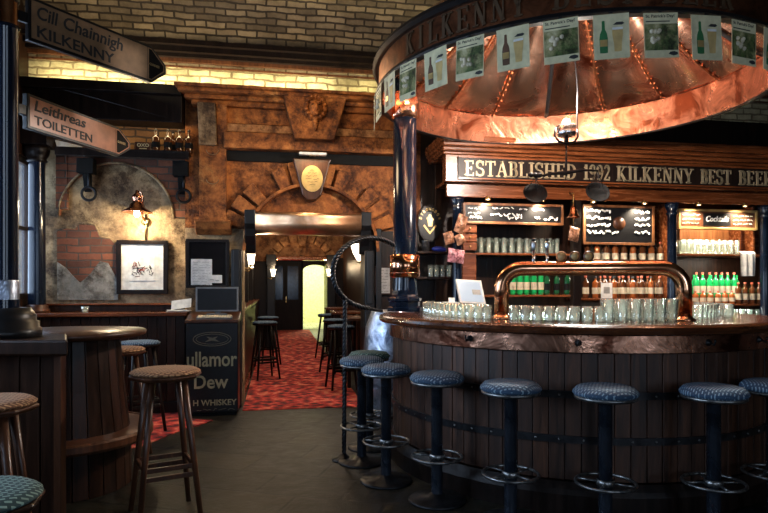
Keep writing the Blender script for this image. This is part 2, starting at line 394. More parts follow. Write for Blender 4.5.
def copy_tree(o, loc, rz=0, label=None, group=None):
    r = o.copy(); COL.objects.link(r); r.location = loc; r.rotation_euler = (0, 0, rz)
    if label: r['label'] = label
    if group: r['group'] = group
    for ch in [c for c in bpy.data.objects if c.parent == o]:
        c = ch.copy(); COL.objects.link(c); c.parent = r
        for g in [q for q in bpy.data.objects if q.parent == ch]:
            d = g.copy(); COL.objects.link(d); d.parent = c
    return r
def glyphs(body, ext=.1, shear=0):
    """outline text as (verts, faces, x0,x1,y0,y1) of a unit-cap-height string"""
    cu = bpy.data.curves.new('t', 'FONT'); cu.body = body; cu.size = 1; cu.shear = shear; cu.resolution_u = 3; cu.extrude = ext / 2; cu.offset = .016
    ob = bpy.data.objects.new('t', cu); COL.objects.link(ob)
    me = bpy.data.meshes.new_from_object(ob.evaluated_get(bpy.context.evaluated_depsgraph_get()))
    vs = [v.co.copy() for v in me.vertices]; fs = [tuple(p.vertices) for p in me.polygons]
    bpy.data.objects.remove(ob); bpy.data.curves.remove(cu); bpy.data.meshes.remove(me)
    return vs, fs
def text(mb, body, o, u, v, w, width, height, mat, shear=0, ext=.004, fit=None):
    """lay text in the plane o + a*u + b*v (unit vectors), facing w; fitted to width x height of its bounds"""
    vs, fs = glyphs(body, .1, shear)
    if not vs: return
    x0 = min(p.x for p in vs); x1 = max(p.x for p in vs); y0 = min(p.y for p in vs); y1 = max(p.y for p in vs)
    sy = height / (y1 - y0); sx = width / (x1 - x0) if width else sy
    o, u, v, w = map(Vector, (o, u, v, w))
    mb.add([o + u * (p.x - x0) * sx + v * (p.y - y0) * sy + w * (p.z * 10 * ext + ext * .5) for p in vs], fs, mat)
def scribble(mb, o, u, v, w, width, h, mat, rnd, th=.004):
    """a hand written line"""
    o, u, v, w = map(Vector, (o, u, v, w)); x = 0
    while x < width:
        L = min(width - x, rnd.uniform(.03, .09)); pts = []; k = 5
        for i in range(k): pts.append(o + u * (x + L * i / (k - 1)) + v * (h * (.15 + .8 * rnd.random())) + w * .003)
        mb.tube(pts, th, mat, 4, smooth=False); x += L + .02
# serif capitals drawn stroke by stroke: (x0,y0,x1,y1,width); advance width
def _arcs(cx, cy, rx, ry, a0, a1, w0, w1, n=9):
    P_ = [(cx + rx * math.cos(R(a0 + (a1 - a0) * i / n)), cy + ry * math.sin(R(a0 + (a1 - a0) * i / n))) for i in range(n + 1)]
    return [(*P_[i], *P_[i + 1], w0 + (w1 - w0) * math.sin(math.pi * (i + .5) / n)) for i in range(n)]
TK, TN = .17, .07
def _sv(x, y, w=.34): return [(x - w / 2, y, x + w / 2, y, TN)]
SERIF = {
 'E': ([(.15, 0, .15, 1, TK), (0, .035, .6, .035, TN), (0, .965, .58, .965, TN), (.15, .5, .45, .5, TN), (.6, 0, .6, .2, TN), (.57, .8, .57, 1, TN), (.45, .4, .45, .6, TN)], .66),
 'S': (_arcs(.3, .74, .22, .23, 20, 250, TN, TK) + _arcs(.3, .27, .24, .24, 90, -165, TN, TK) + [(.52, .72, .52, .97, TN), (.05, .03, .05, .3, TN)], .6),
 'T': ([(.35, 0, .35, 1, TK), (0, .965, .7, .965, TN), (.02, .75, .02, 1, TN), (.68, .75, .68, 1, TN)] + _sv(.35, .03), .7),
 'A': ([(.1, 0, .38, 1, TN), (.38, 1, .68, 0, TK), (.2, .35, .55, .35, TN)] + _sv(.1, .03, .26) + _sv(.68, .03), .8),
 'B': ([(.15, 0, .15, 1, TK), (0, .035, .35, .035, TN), (0, .965, .33, .965, TN), (.15, .52, .35, .52, TN)] + _arcs(.33, .75, .17, .22, 90, -90, TN, TK) + _arcs(.35, .28, .2, .25, 90, -90, TN, TK), .64),
 'L': ([(.15, 0, .15, 1, TK), (0, .035, .58, .035, TN), (.57, 0, .57, .25, TN)] + _sv(.15, .965), .64),
 'I': ([(.17, 0, .17, 1, TK)] + _sv(.17, .03) + _sv(.17, .965), .34),
 'H': ([(.15, 0, .15, 1, TK), (.62, 0, .62, 1, TK), (.15, .5, .62, .5, TN)] + _sv(.15, .03) + _sv(.15, .965) + _sv(.62, .03) + _sv(.62, .965), .78),
 'D': ([(.15, 0, .15, 1, TK), (0, .035, .35, .035, TN), (0, .965, .35, .965, TN)] + _arcs(.33, .5, .3, .465, 90, -90, TN, TK), .72),
 'K': ([(.15, 0, .15, 1, TK), (.2, .42, .6, .97, TN), (.3, .55, .66, 0, TK)] + _sv(.15, .03) + _sv(.15, .965) + _sv(.6, .965, .28) + _sv(.66, .03, .28), .80),
 'N': ([(.13, 0, .13, 1, TN), (.13, 1, .65, 0, TK), (.65, 0, .65, 1, TN)] + _sv(.13, .03, .28) + _sv(.08, .965, .22) + _sv(.65, .965, .28), .8),
 'Y': ([(.36, 0, .36, .45, TK), (.08, .97, .36, .42, TK), (.36, .42, .62, .97, TN)] + _sv(.36, .03) + _sv(.09, .965, .26) + _sv(.62, .965, .26), .72),
 'R': ([(.15, 0, .15, 1, TK), (0, .965, .33, .965, TN), (.15, .5, .35, .5, TN), (.33, .5, .62, 0, TK)] + _arcs(.33, .735, .19, .23, 90, -90, TN, TK) + _sv(.15, .03) + _sv(.64, .03, .2), .72),
 '1': ([(.2, 0, .2, 1, TK), (.2, .95, .04, .82, TN)] + _sv(.2, .03, .36), .42),
 '9': (_arcs(.28, .7, .2, .27, 0, 360, TN, TK, 14) + _arcs(.2, .5, .3, .47, 20, -80, TK, TN) + [(.08, .06, .25, .04, .1)], .56),
 '2': (_arcs(.26, .72, .2, .25, 160, -30, TN, TK) + [(.43, .6, .06, .05, .10), (.04, .04, .5, .04, .1), (.5, 0, .5, .22, TN)], .56)}
def serif_text(mb, s, o, u, v, w, width, height, mat, ext=.01):
    o, u, v, w = map(Vector, (o, u, v, w)); gap = .10; total = sum(SERIF[c][1] + gap for c in s) - gap; sx = width / total; x = 0
    for c in s:
        for (x0, y0, x1, y1, t) in SERIF[c][0]:
            a = Vector(((x + x0) * sx, y0 * height)); b = Vector(((x + x1) * sx, y1 * height)); d = b - a
            th = t * height * .95
            if d.length < 1e-6: continue
            d.normalize(); e = Vector((-d.y, d.x)) * th / 2; a2, b2 = (a - d * .004, b + d * .004)
            q = [a2 - e, b2 - e, b2 + e, a2 + e]
            mb.prism([(p.x, p.y) for p in q], o, u, v, w * ext, mat)
        x += SERIF[c][1] + gap
# ================================================================== THE ROOM
YB = 7.3; XL = -2.75; XR = 8.0; YF = -3.5
XD0, XD1 = -.41, 1.05                       # passage opening
mb = MB(); mb.box(XL - .3, XR, YF - .3, 20.3, -.15, 0, M['floor']); struct(mb, 'floor')
M['tile_pale'] = brick('pale floor tiles', (.5, .52, .36), (.42, .45, .3), (.2, .2, .12), rot=(0, 0, 0), bw=.3, bh=.3, warp=0, bs=.2, big=.5)
mb = MB(); mb.box(-1.5, 3.2, 20.3, 24.2, -.15, .004, M['tile_pale']); struct(mb, 'floor_far_room')
# vaulted brick ceiling
mb = MB(); vs = []; uv = []; n = 28; L = 0; prev = None
for i in range(n + 1):
    t = math.pi / 2 * i / n; p = (3.3 + 4.0 * math.cos(t), 4.16 + 1.35 * math.sin(t))
    if prev: L += math.hypot(p[0] - prev[0], p[1] - prev[1])
    prev = p
    for x in (XL - .3, XR): vs.append((x, p[0], p[1])); uv.append((x, L))
for x in (XL - .3, XR): vs.append((x, YF - .3, 5.51)); uv.append((x, L + 6.9))
mb.add(vs, [(2 * i, 2 * i + 1, 2 * i + 3, 2 * i + 2) for i in range(n + 1)], M['brick_ceiling'], True); mb.uv = uv
struct(mb, 'ceiling')
# back wall
st, br_, cr = M['stone_brown'], M['brick_cream'], M['wood_black']
mb = MB()
mb.box(XL - .3, XR, YB, YB + .4, 3.69, 4.4, br_)
mb.box(-1.07, XD0, YB, YB + .4, 2.10, 3.69, st); mb.box(-1.07, XD0, YB, YB + .4, 0, 2.10, M['plaster'])
mb.box(XD0, XD1, YB, YB + .4, 2.25, 3.69, st)
mb.box(XD1, 1.75, YB, YB + .4, 2.1, 3.69, st); mb.box(XD1, 1.75, YB, YB + .4, 0, 2.1, M['wood_black'])
mb.box(1.75, XR, YB, YB + .4, 0, 3.69, M['wood_black'])
mb.box(XL - .3, -1.07, YB + .15, YB + .5, 0, 2.98, M['plaster'])
mb.box(XL - .3, -1.07, YB + .12, YB + .5, 2.98, 3.69, M['brick_orange'])
struct(mb, 'wall_back')
# left wall with three windows
WIN = [(.2, 1.8), (2.8, 4.4), (5.65, 7.42)]; WZ0, WZ1 = 1.27, 2.85
def wall_windows(wins, a0, a1, along, pos, th, zt, mats, z0=WZ0, z1=WZ1):
    mb = MB()
    def b(u0, u1, za, zb):
        if along == 'y': mb.box(pos - th, pos, u0, u1, za, zb, mats)
        else: mb.box(u0, u1, pos - th, pos, za, zb, mats)
    cur = a0
    for u0, u1 in wins: b(cur, u0, 0, zt); b(u0, u1, 0, z0); b(u0, u1, z1, zt); cur = u1
    b(cur, a1, 0, zt); return mb
struct(wall_windows(WIN, YF - .3, 7.45, 'y', XL, .1, 5.6, M['wood_dark']), 'wall_left')
WINF = [(-.6, 1.2), (3.1, 4.9)]
struct(wall_windows(WINF, XL - .3, XR, 'x', YF, .3, 5.6, M['plaster']), 'wall_front')
mb = MB(); mb.box(XR, XR + .3, YF - .3, YB + .4, 0, 5.6, M['wood_dark']); struct(mb, 'wall_right')
def window(i, u0, u1, along, pos):
    fr = MB(); w = .07; zs = (WZ0, WZ1)
    def b(m_, a, c, za, zb, d0=-.09, d1=-.03, mat=M['wood_dark']):
        if along == 'y': m_.box(pos + d0, pos + d1, a, c, za, zb, mat)
        else: m_.box(a, c, pos + d0, pos + d1, za, zb, mat)
    b(fr, u0, u0 + w, *zs); b(fr, u1 - w, u1, *zs); b(fr, u0 + w, u1 - w, zs[0], zs[0] + w); b(fr, u0 + w, u1 - w, zs[1] - w, zs[1])
    mid = (u0 + u1) / 2; b(fr, mid - .02, mid + .02, zs[0] + w, zs[1] - w); zm = (zs[0] + zs[1]) / 2; b(fr, u0 + w, mid - .02, zm - .02, zm + .02); b(fr, mid + .02, u1 - w, zm - .02, zm + .02)
    o = struct(fr, 'window_%d' % i)
    p = MB(); b(p, u0 + w, u1 - w, zs[0] + w, zs[1] - w, -.065, -.06, M['pane']); p.build('window_pane', o)
for i, (a, b) in enumerate(WIN): window(i + 1, a, b, 'y', XL)
for i, (a, b) in enumerate(WINF): window(i + 4, a, b, 'x', YF)
# long dark moulding under the vault, and the dark fascia over the shelf
mb = MB()
for (d, z0, z1) in ((.10, 4.06, 4.10), (.16, 4.10, 4.16), (.22, 4.16, 4.21)): mb.box(XL, XR, YB - d, YB, z0, z1, M['wood_black'])
for (d, z0, z1) in ((.05, 4.02, 4.06), (.02, 3.965, 3.985)): mb.box(XL, XR, YB - d, YB, z0, z1, M['wood_brown'])
struct(mb, 'trim_1')
mb = MB(); mb.box(XL, -1.08, 7.12, YB + .12, 3.28, 3.69, M['wood_black']); mb.box(XL, -1.08, 7.06, 7.12, 3.58, 3.69, M['wood_black']); struct(mb, 'trim_2', bevel=.008)
# brick spandrel round the plaster alcove
cx, cz, rr = PY(118, 215, 7.45).x, 2.22, .62
x0, x1 = PY(58, 200, 7.40).x, -1.07; mb = MB(); poly = [(x0, 2.95), (x0, cz)] + [(cx - rr * math.cos(t), cz + rr * math.sin(t)) for t in [math.pi * i / 16 for i in range(17)]] + [(x1, cz), (x1, 2.95)]
mb.prism(poly, (0, 7.40, 0), (1, 0, 0), (0, 0, 1), (0, .06, 0), M['brick_red'])
mb.tube([(cx - (rr + .01) * math.cos(t), 7.395, cz + (rr + .01) * math.sin(t)) for t in [math.pi * i / 24 for i in range(25)]], .014, M['plaster'], 6)
mb.box(x0 - .02, x0 + .10, 7.39, 7.45, 2.3, 2.95, M['brick_red'])
struct(mb, 'trim_3')
# broken plaster: exposed brick and bare render
def wallpoly(pts, y, d, mat, mb):
    q = [PY(a, b, y) for a, b in pts]
    mb.prism([(p.x, p.z) for p in q], (0, y, 0), (1, 0, 0), (0, 0, 1), (0, d, 0), mat)
mb = MB()
wallpoly([(57, 300), (57, 231), (66, 228), (75, 229), (78, 224), (95, 226), (98, 231), (100, 237), (110, 238), (115, 243), (117, 250), (118, 300)], 7.432, .02, M['brick_red'], mb)
wallpoly([(57, 300), (57, 262), (66, 268), (72, 275), (80, 283), (90, 274), (96, 266), (100, 261), (108, 263), (114, 274), (118, 280), (118, 300)], 7.418, .02, M['plaster_grey'], mb)
mb.tube([PY(a, b, 7.44) for a, b in [(57, 231), (66, 228), (75, 229), (78, 224), (87, 223), (95, 225), (98, 231), (100, 237), (110, 238), (115, 243), (117, 250)]], .012, M['plaster'], 6)
struct(mb, 'trim_4')
# ---- passage behind the portal
mb = MB(); mb.box(-.75, -.60, YB + .4, 20, 0, 3.3, M['wood_black']); struct(mb, 'wall_passage_left')
mb = MB(); mb.box(1.5, 1.65, YB + .4, 20, 0, 3.3, M['wood_dark']); struct(mb, 'wall_passage_right')
mb = MB(); mb.box(-.75, 1.65, YB + .4, 20, 3.3, 3.45, M['plaster']); struct(mb, 'ceiling_passage')
mb = MB(); m2 = M['stone_warm']
mb.box(-.6, -.12, 14, 14.3, 0, 3.3, M['wood_black']); mb.box(1.2, 1.5, 14, 14.3, 0, 2.09, M['wood_black']); mb.box(-.12, 1.2, 14, 14.3, 2.09, 3.3, m2); mb.box(1.2, 1.5, 14, 14.3, 2.09, 3.3, m2)
mb.box(-.6, -.12, 13.97, 14, 2.0, 3.3, m2); struct(mb, 'wall_inner_portal')
mb = MB(); mb.box(-.75, .81, 20, 20.3, 0, 3.3, M['matt_black']); mb.box(1.62, 1.8, 20, 20.3, 0, 3.3, M['wood_dark'])
pa = [(.81, 3.3), (.81, 1.95)] + [(1.215 - .405 * math.cos(t), 1.95 + .2 * math.sin(t)) for t in [math.pi * i / 12 for i in range(13)]] + [(1.62, 3.3)]
mb.prism(pa, (0, 20, 0), (1, 0, 0), (0, 0, 1), (0, .3, 0), M['wood_dark']); struct(mb, 'wall_passage_end')
M['pale_wall'] = plain('pale yellow plaster', (.72, .72, .42), .8)
mb = MB(); mb.box(-1.5, 3.2, 24.2, 24.4, 0, 3.3, M['pale_wall']); mb.box(-1.7, -1.5, 20.3, 24.4, 0, 3.3, M['pale_wall']); mb.box(3.2, 3.4, 20.3, 24.4, 0, 3.3, M['pale_wall']); mb.box(1.9, 2.0, 22.5, 24.2, 0, 2.6, M['pale_wall'])
struct(mb, 'wall_far_room'); mb = MB(); mb.box(-1.7, 3.4, 20.3, 24.4, 3.3, 3.4, M['pale_wall']); struct(mb, 'ceiling_far_room')
light('AREA', 'far_room_ceiling_light', (1.2, 22.3, 3.25), 260, (1, 1, .66), 1.2, (0, 0, 0))
# dark glazed double door at the passage end
d = MB(); d.box(-.3, .75, 19.9, 19.97, 0, 2.25, M['wood_black']); do = struct(d, 'door_1')
M['blue_glass'] = plain('blue black glass', (.02, .035, .07), .15)
for k in range(2):
    g = MB(); g.box(-.2 + k * .5, .15 + k * .5, 19.88, 19.9, 1.0, 2.1, M['blue_glass']); g.build('door_glass', do)
h = MB(); h.box(.24, .27, 19.84, 19.9, .9, 1.1, M['brass']); h.build('door_handle', do)
# dado ledge along the passage
mb = MB(); mb.box(-.6, -.44, YB + .4, 13.9, 0, 1.10, M['wood_dark']); mb.box(-.6, -.41, YB + .4, 13.9, 1.10, 1.14, M['wood_red']); mb.box(-.44, -.42, YB + .4, 13.9, 0, .14, M['wood_red']); struct(mb, 'trim_5', bevel=.006)
mb = MB()
for y in (8.6, 10.4, 12.3): mb.box(-.6, -.50, y, y + .1, 1.15, 3.3, M['wood_black'])
struct(mb, 'trim_6')
# inner portal: voussoirs, keystone, lintel
def portal_arch(par, cx, cz, ri, ro, y, dep, mat, n, a0, a1, skip, name='voussoir', irr=.0):
    for i in range(n):
        if i in skip: continue
        t0 = a0 + (a1 - a0) * i / n + .02; t1 = a0 + (a1 - a0) * (i + 1) / n - .02
        e = random.uniform(-irr, irr); ts = [t0 + (t1 - t0) * k / 4 for k in range(5)]
        pl = [(cx + ri * math.cos(t), cz + ri * math.sin(t)) for t in ts] + [(cx + (ro + e) * math.cos(t), cz + (ro + e) * math.sin(t)) for t in ts[::-1]]
        m_ = MB(); m_.prism(pl, (0, y - dep, 0), (1, 0, 0), (0, 0, 1), (0, dep, 0), mat); m_.build(name, par, world=True, bevel=.012)
ip = thing('stone_portal', 'distant inner stone portal with small arch at the end of the red carpet passage', 'portal', (.54, 14, 0))
portal_arch(ip, .54, 1.80, .66, .86, 14, .06, M['stone_warm'], 9, R(20), R(160), (4,), irr=.02)
m_ = MB(); m_.prism([(.40, 2.75), (.68, 2.75), (.61, 2.36), (.47, 2.36)], (0, 13.88, 0), (1, 0, 0), (0, 0, 1), (0, .12, 0), M['stone_warm']); m_.build('keystone', ip, world=True, bevel=.01)
m_ = MB(); m_.box(-.05, 1.13, 13.85, 14.0, 2.02, 2.12, M['copper_pipe']); m_.build('lintel', ip, world=True, bevel=.02, label='polished copper lintel')
for x0 in (-.25, 1.12):
    m_ = MB(); m_.box(x0, x0 + .18, 13.84, 14.0, 0, 1.9, M['black']); m_.box(x0 - .02, x0 + .2, 13.8, 14.0, 1.9, 2.15, M['black']); m_.build('jamb', ip, world=True, bevel=.01)

# ================================================================== MAIN PORTAL
po = thing('stone_portal', 'large ochre stone portal with lion keystone over the red carpet passage', 'portal', (.4, YB, 0))
def pbox(name, x0, x1, z0, z1, d, mat, bev=.008, d0=0, label=None):
    m_ = MB(); m_.box(x0, x1, YB - d, YB - d0, z0, z1, mat); return m_.build(name, po, world=True, bevel=bev, label=label)
XE = 1.62
m_ = MB()
for (x0, d, z0, z1) in ((-1.14, .36, 3.655, 3.69), (-1.11, .32, 3.61, 3.655), (-1.05, .22, 3.56, 3.61), (-.98, .17, 3.50, 3.56)): m_.box(x0, XE, YB - d, YB, z0, z1, st)
m_.build('cornice', po, world=True, bevel=.012)
pbox('frieze', -.62, XE, 3.32, 3.50, .10, st); pbox('frieze', -.62, XE, 3.22, 3.31, .13, M['stone_warm'])
pbox('architrave', -.62, XE, 3.02, 3.21, .17, st, .014); pbox('shade_strip', -.60, XE, 2.90, 3.02, .03, M['matt_black'], 0, 0, 'black strip painted as shade below the architrave')  # matt black strip paints in the shade of the gap below the architrave
# console
m_ = MB(); pr = [(0, 3.05), (.14, 3.05), (.15, 3.15), (.20, 3.3), (.26, 3.42), (.28, 3.50), (0, 3.50)]
m_.prism(pr, (-.90, YB, 0), (0, -1, 0), (0, 0, 1), (.20, 0, 0), M['stone_pale']); m_.prism([(a * .8, b) for a, b in pr], (-.70, YB, 0), (0, -1, 0), (0, 0, 1), (.12, 0, 0), st); m_.build('console', po, world=True, bevel=.01, label='pale scrolled stone console')
m_ = MB(); m_.box(-.90, -.60, YB - .10, YB, 2.18, 3.05, M['stone_brown'])
for z in (2.66, 3.0): m_.tube([(-.75 + .07 * math.cos(t), YB - .105, z - .055 * math.sin(t)) for t in [math.pi * i / 10 for i in range(11)]], .006, M['stone_pale'], 5)
m_.build('pilaster', po, world=True, bevel=.01)
m_ = MB(); m_.prism([(0, 2.02), (.05, 2.02), (.14, 2.08), (.18, 2.14), (.20, 2.16), (.20, 2.18), (0, 2.18)], (-.94, YB, 0), (0, -1, 0), (0, 0, 1), (.40, 0, 0), st); m_.build('corbel', po, world=True, bevel=.01)
portal_arch(po, .40, 1.84, .81, 1.07, YB, .09, st, 13, R(16), R(164), (6, 3, 9), irr=.02)
m_ = MB(); m_.arc([(.775, -.12), (.81, -.12), (.81, 0), (.775, 0)], st, (0, 0, 0), 0, math.pi, 40)
m_.v = [(.40 + p[0], YB + p[2], 1.84 + p[1]) for p in m_.v]; m_.build('arch_moulding', po, world=True)
# small keystone with the oval plaque
m_ = MB(); m_.prism([(.17, 2.93), (.62, 2.93), (.50, 2.50), (.44, 2.44), (.34, 2.44), (.28, 2.50)], (0, YB - .16, 0), (1, 0, 0), (0, 0, 1), (0, .16, 0), M['wood_brown']); ks = m_.build('keystone', po, world=True, bevel=.012)
# big keystone and lion
m_ = MB(); x0, x1 = PY(281, 94, 6.98).x, PY(349, 94, 6.98).x; xa, xb = PY(295, 140, 6.98).x, PY(335, 140, 6.98).x
m_.prism([(x0, 3.71), (x1, 3.71), (xb, 3.13), (xa, 3.13)], (0, YB - .30, 0), (1, 0, 0), (0, 0, 1), (0, .30, 0), st); m_.build('keystone', po, world=True, bevel=.015, label='wide trapezoid keystone with lion face')
lx, lz, ly = (x0 + x1) / 2, 3.46, YB - .30
m_ = MB()
def blob(c, r, mat=st, n=14, mm=None):
    mm = mm if mm is not None else m_
    vs = []; fs = []
    for i in range(9):
        t = math.pi * i / 8
        for j in range(n): p = 2 * math.pi * j / n; vs.append((c[0] + r[0] * math.sin(t) * math.cos(p), c[1] + r[1] * math.sin(t) * math.sin(p), c[2] + r[2] * math.cos(t)))
    for i in range(8):
        for j in range(n): fs.append((i * n + j, i * n + (j + 1) % n, (i + 1) * n + (j + 1) % n, (i + 1) * n + j))
    mm.add(vs, fs, mat, True)
sb = M['stone_brown']
sb = M['stone_brown']
blob((lx, ly - .05, lz), (.085, .11, .115)); blob((lx, ly - .16, lz - .01), (.024, .05, .05)); blob((lx, ly - .14, lz - .065), (.045, .045, .028))
for s_ in (-1, 1):
    blob((lx + s_ * .036, ly - .135, lz + .03), (.016, .014, .010), M['matt_black']); blob((lx + s_ * .034, ly - .14, lz + .055), (.034, .03, .013))
for i in range(13):
    t = R(-60 + 300 * i / 12); blob((lx + .105 * math.cos(t), ly - .03, lz + .02 + .125 * math.sin(t)), (.036, .085, .036))
for i in range(4): blob((lx, ly - .04, lz - .11 - .035 * i), (.048 - .009 * i, .07, .03))
m_.build('lion_face', po, world=True)
# copper lintel with black brackets
xl0, xl1 = PY(255, 220, 7.0).x, PY(362, 220, 7.0).x
m_ = MB(); pr = [(.0, 2.03), (.10, 2.03), (.17, 2.05), (.235, 2.10), (.25, 2.16), (.235, 2.21), (.25, 2.24), (.22, 2.28), (0, 2.30)]
m_.prism(pr, (xl0, YB - .02, 0), (0, -1, 0), (0, 0, 1), (xl1 - xl0, 0, 0), M['lintel'], True); m_.build('lintel', po, world=True, label='polished copper lintel')
for x0 in (xl0 - .12, xl1):
    m_ = MB(); m_.prism([(0, 1.8), (.06, 1.82), (.1, 1.9), (.2, 2.0), (.22, 2.08), (.26, 2.14), (.26, 2.3), (0, 2.3)], (x0, YB, 0), (0, -1, 0), (0, 0, 1), (.12, 0, 0), M['black']); m_.build('bracket', po, world=True, bevel=.01, label='black carved bracket')
for x0 in (XD0 - .13, XD1 - .02):
    m_ = MB(); m_.box(x0, x0 + .12, YB - .12, YB + .02, 0, 1.85, M['black']); m_.box(x0 + .02, x0 + .1, YB - .15, YB - .12, 1.2, 1.85, M['black']); m_.build('jamb', po, world=True, bevel=.012, label='black jamb post')
# oval plaque
m_ = MB(); c = Vector((.395, YB - .165, 2.69)); pl = [(.125 * math.cos(t), .155 * math.sin(t)) for t in [2 * math.pi * i / 28 for i in range(28)]]
m_.prism(pl, c, (1, 0, 0), (0, 0, 1), (0, -.015, 0), M['gold']); o = m_.build('oval_plaque', loc=c); tag(o, 'oval gold plaque mounted on the arch under the lion keystone', 'plaque')
rn = random.Random(3); m_ = MB()
for k, wd_ in enumerate((.06, .10, .14, .16, .12, .07)): scribble(m_, c + Vector((-wd_ / 2, -.016, .09 - k * .035)), (1, 0, 0), (0, 0, 1), (0, -1, 0), wd_, .018, M['ink'], rn, .002)
m_.build('lettering', o, loc=None, world=True)
m_ = MB(); m_.box(.24, .56, YB - .26, YB - .20, 2.955, 2.985, M['label_white']); m_.box(.36, .44, YB - .21, YB - .17, 2.95, 2.99, M['brass']); o = m_.build('picture_light', loc=(.4, YB - .2, 2.97), bevel=.006); tag(o, 'slim pale picture light above the oval gold plaque', 'lamp')
light('AREA', 'picture_light_lamp', (.4, YB - .235, 2.94), 4.0, WARM, .28, (R(-20), 0, 0), sy=.04)
light('POINT', 'portal_fill', (.2, 5.9, 3.3), 42, WARM, .25)  # added bare light in front of the portal to brighten its stone
# ================================================================== CARPET
pts = [PZ(60, 462, .0), PZ(141, 447, 0), PZ(178, 432, 0), PZ(213, 421, 0), PZ(230, 412, 0)]
ce = [(p.x, p.y) for p in pts]
ce = [(-2.74, ce[0][1])] + ce + [(-.46, 7.02), (1.0, 7.02)]
poly = ce + [(1.0, 13.9), (-.40, 13.9), (-.40, 7.62)] + [(-.5, 7.10), (-.56, 7.0)]
m_ = MB(); far = [(-.40, 7.0), (1.0, 7.0), (1.0, 19.8), (-.40, 19.8)]
m_.prism(far, (0, 0, .001), (1, 0, 0), (0, 1, 0), (0, 0, .008), M['carpet']); o = m_.build('carpet_runner', loc=(.3, 10, 0)); tag(o, 'red patterned carpet running down the passage through the portal', 'carpet')
m_ = MB(); side = [(-2.74, ce[1][1])] + ce[1:5] + [(-1.02, 6.7), (-1.02, 7.0), (-2.74, 7.0)]
m_.prism(side, (0, 0, .001), (1, 0, 0), (0, 1, 0), (0, 0, .008), M['carpet']); o = m_.build('carpet', loc=(-1.8, 6.4, 0)); tag(o, 'red patterned carpet patch under the left stools and wall counter', 'carpet')

# ================================================================== ROUND BAR
BC = c2w(1.58, 5.2); BX, BY = BC.x, BC.y
def ca(deg): return R(deg - 10)               # angle seen from the camera frame -> world
def bp(r, deg, z=0): return Vector((BX + r * math.cos(ca(deg)), BY + r * math.sin(ca(deg)), z))
A0, A1 = 166, 385
bar = thing('bar_counter', 'large round bar counter with dark planks, riveted hoops and copper apron', 'bar counter', (BX, BY, 0))
def barc(name, prof, mat, n=90, bev=0, a0=A0, a1=A1, label=None, smooth=False):
    m_ = MB(); m_.arc(prof, mat, (BX, BY, 0), ca(a0), ca(a1), n, smooth=smooth); return m_.build(name, bar, world=True, bevel=bev, label=label)
rim = [(1.05, 1.12), (1.555, 1.12), (1.575, 1.125), (1.60, 1.115), (1.618, 1.125), (1.625, 1.145), (1.618, 1.165), (1.60, 1.175), (1.585, 1.172), (1.57, 1.178), (1.05, 1.178)]
barc('worktop', rim, M['wood_rim'], 120, smooth=False)
barc('copper_apron', [(1.50, 1.00), (1.53, 1.0), (1.535, 1.005), (1.535, 1.115), (1.50, 1.118)], M['copper_apron'], 120, label='dented copper apron below the rim', smooth=False)
m_ = MB(); NP = 58
for i in range(NP):
    t0 = ca(A0) + (ca(A1) - ca(A0)) * i / NP; t1 = ca(A0) + (ca(A1) - ca(A0)) * (i + .96) / NP
    r_ = 1.50 + random.uniform(-.003, .003); vs = []
    for z in (.2, 1.0):
        for rr_, t in ((1.45, t0), (r_, t0), (r_, t1), (1.45, t1)): vs.append((BX + rr_ * math.cos(t), BY + rr_ * math.sin(t), z))
    m_.add(vs, [(0, 1, 2, 3), (4, 7, 6, 5), (0, 4, 5, 1), (1, 5, 6, 2), (2, 6, 7, 3), (3, 7, 4, 0)], M['wood_plank'])
m_.build('plank_front', bar, world=True, bevel=.004)
barc('inner_body', [(1.12, 0), (1.448, 0), (1.448, 1.118), (1.12, 1.118)], M['wood_black'])
barc('plinth', [(1.449, 0), (1.545, 0), (1.545, .12), (1.53, .15), (1.505, .19), (1.449, .199)], M['wood_black'], bev=.0)
for z in (.435, .715):
    hp = barc('hoop', [(1.505, z), (1.52, z), (1.52, z + .045), (1.505, z + .045)], M['iron'], 100)
    m_ = MB()
    for k in range(40): p = bp(1.52, A0 + 3 + k * 5.5, z + .022); m_.lathe([(.008, 0), (.007, .004), (0, .006)], M['iron_rub'], p, 8, axis=p - Vector((BX, BY, p.z)))
    m_.build('rivet', hp) if False else None
    mm_ = m_.build('rivet', None); mm_.parent = hp; mm_.location = (-BX, -BY, 0)
# coat hooks on the apron
for px in (470, 578, 708, 758):
    dx = (px - 384) / F; # solve camera-frame angle on R=1.535
    best = min(range(1800, 3600), key=lambda q: abs((1.58 + 1.535 * math.cos(R(q / 10))) / (5.2 + 1.535 * math.sin(R(q / 10))) - dx)) / 10
    p = bp(1.536, best, 1.065); nrm = (p - Vector((BX, BY, 1.065))).normalized(); h = MB()
    h.lathe([(.022, 0), (.022, .006), (.012, .012), (.012, .02), (0, .02)], M['black'], p, 14, axis=nrm)
    h.tube([p + nrm * .015, p + nrm * .045 + Vector((0, 0, -.012)), p + nrm * .055 + Vector((0, 0, .012)), p + nrm * .05 + Vector((0, 0, .022))], .007, M['black'], 8)
    h.build('coat_hook', bar, world=True, label='black coat hook')

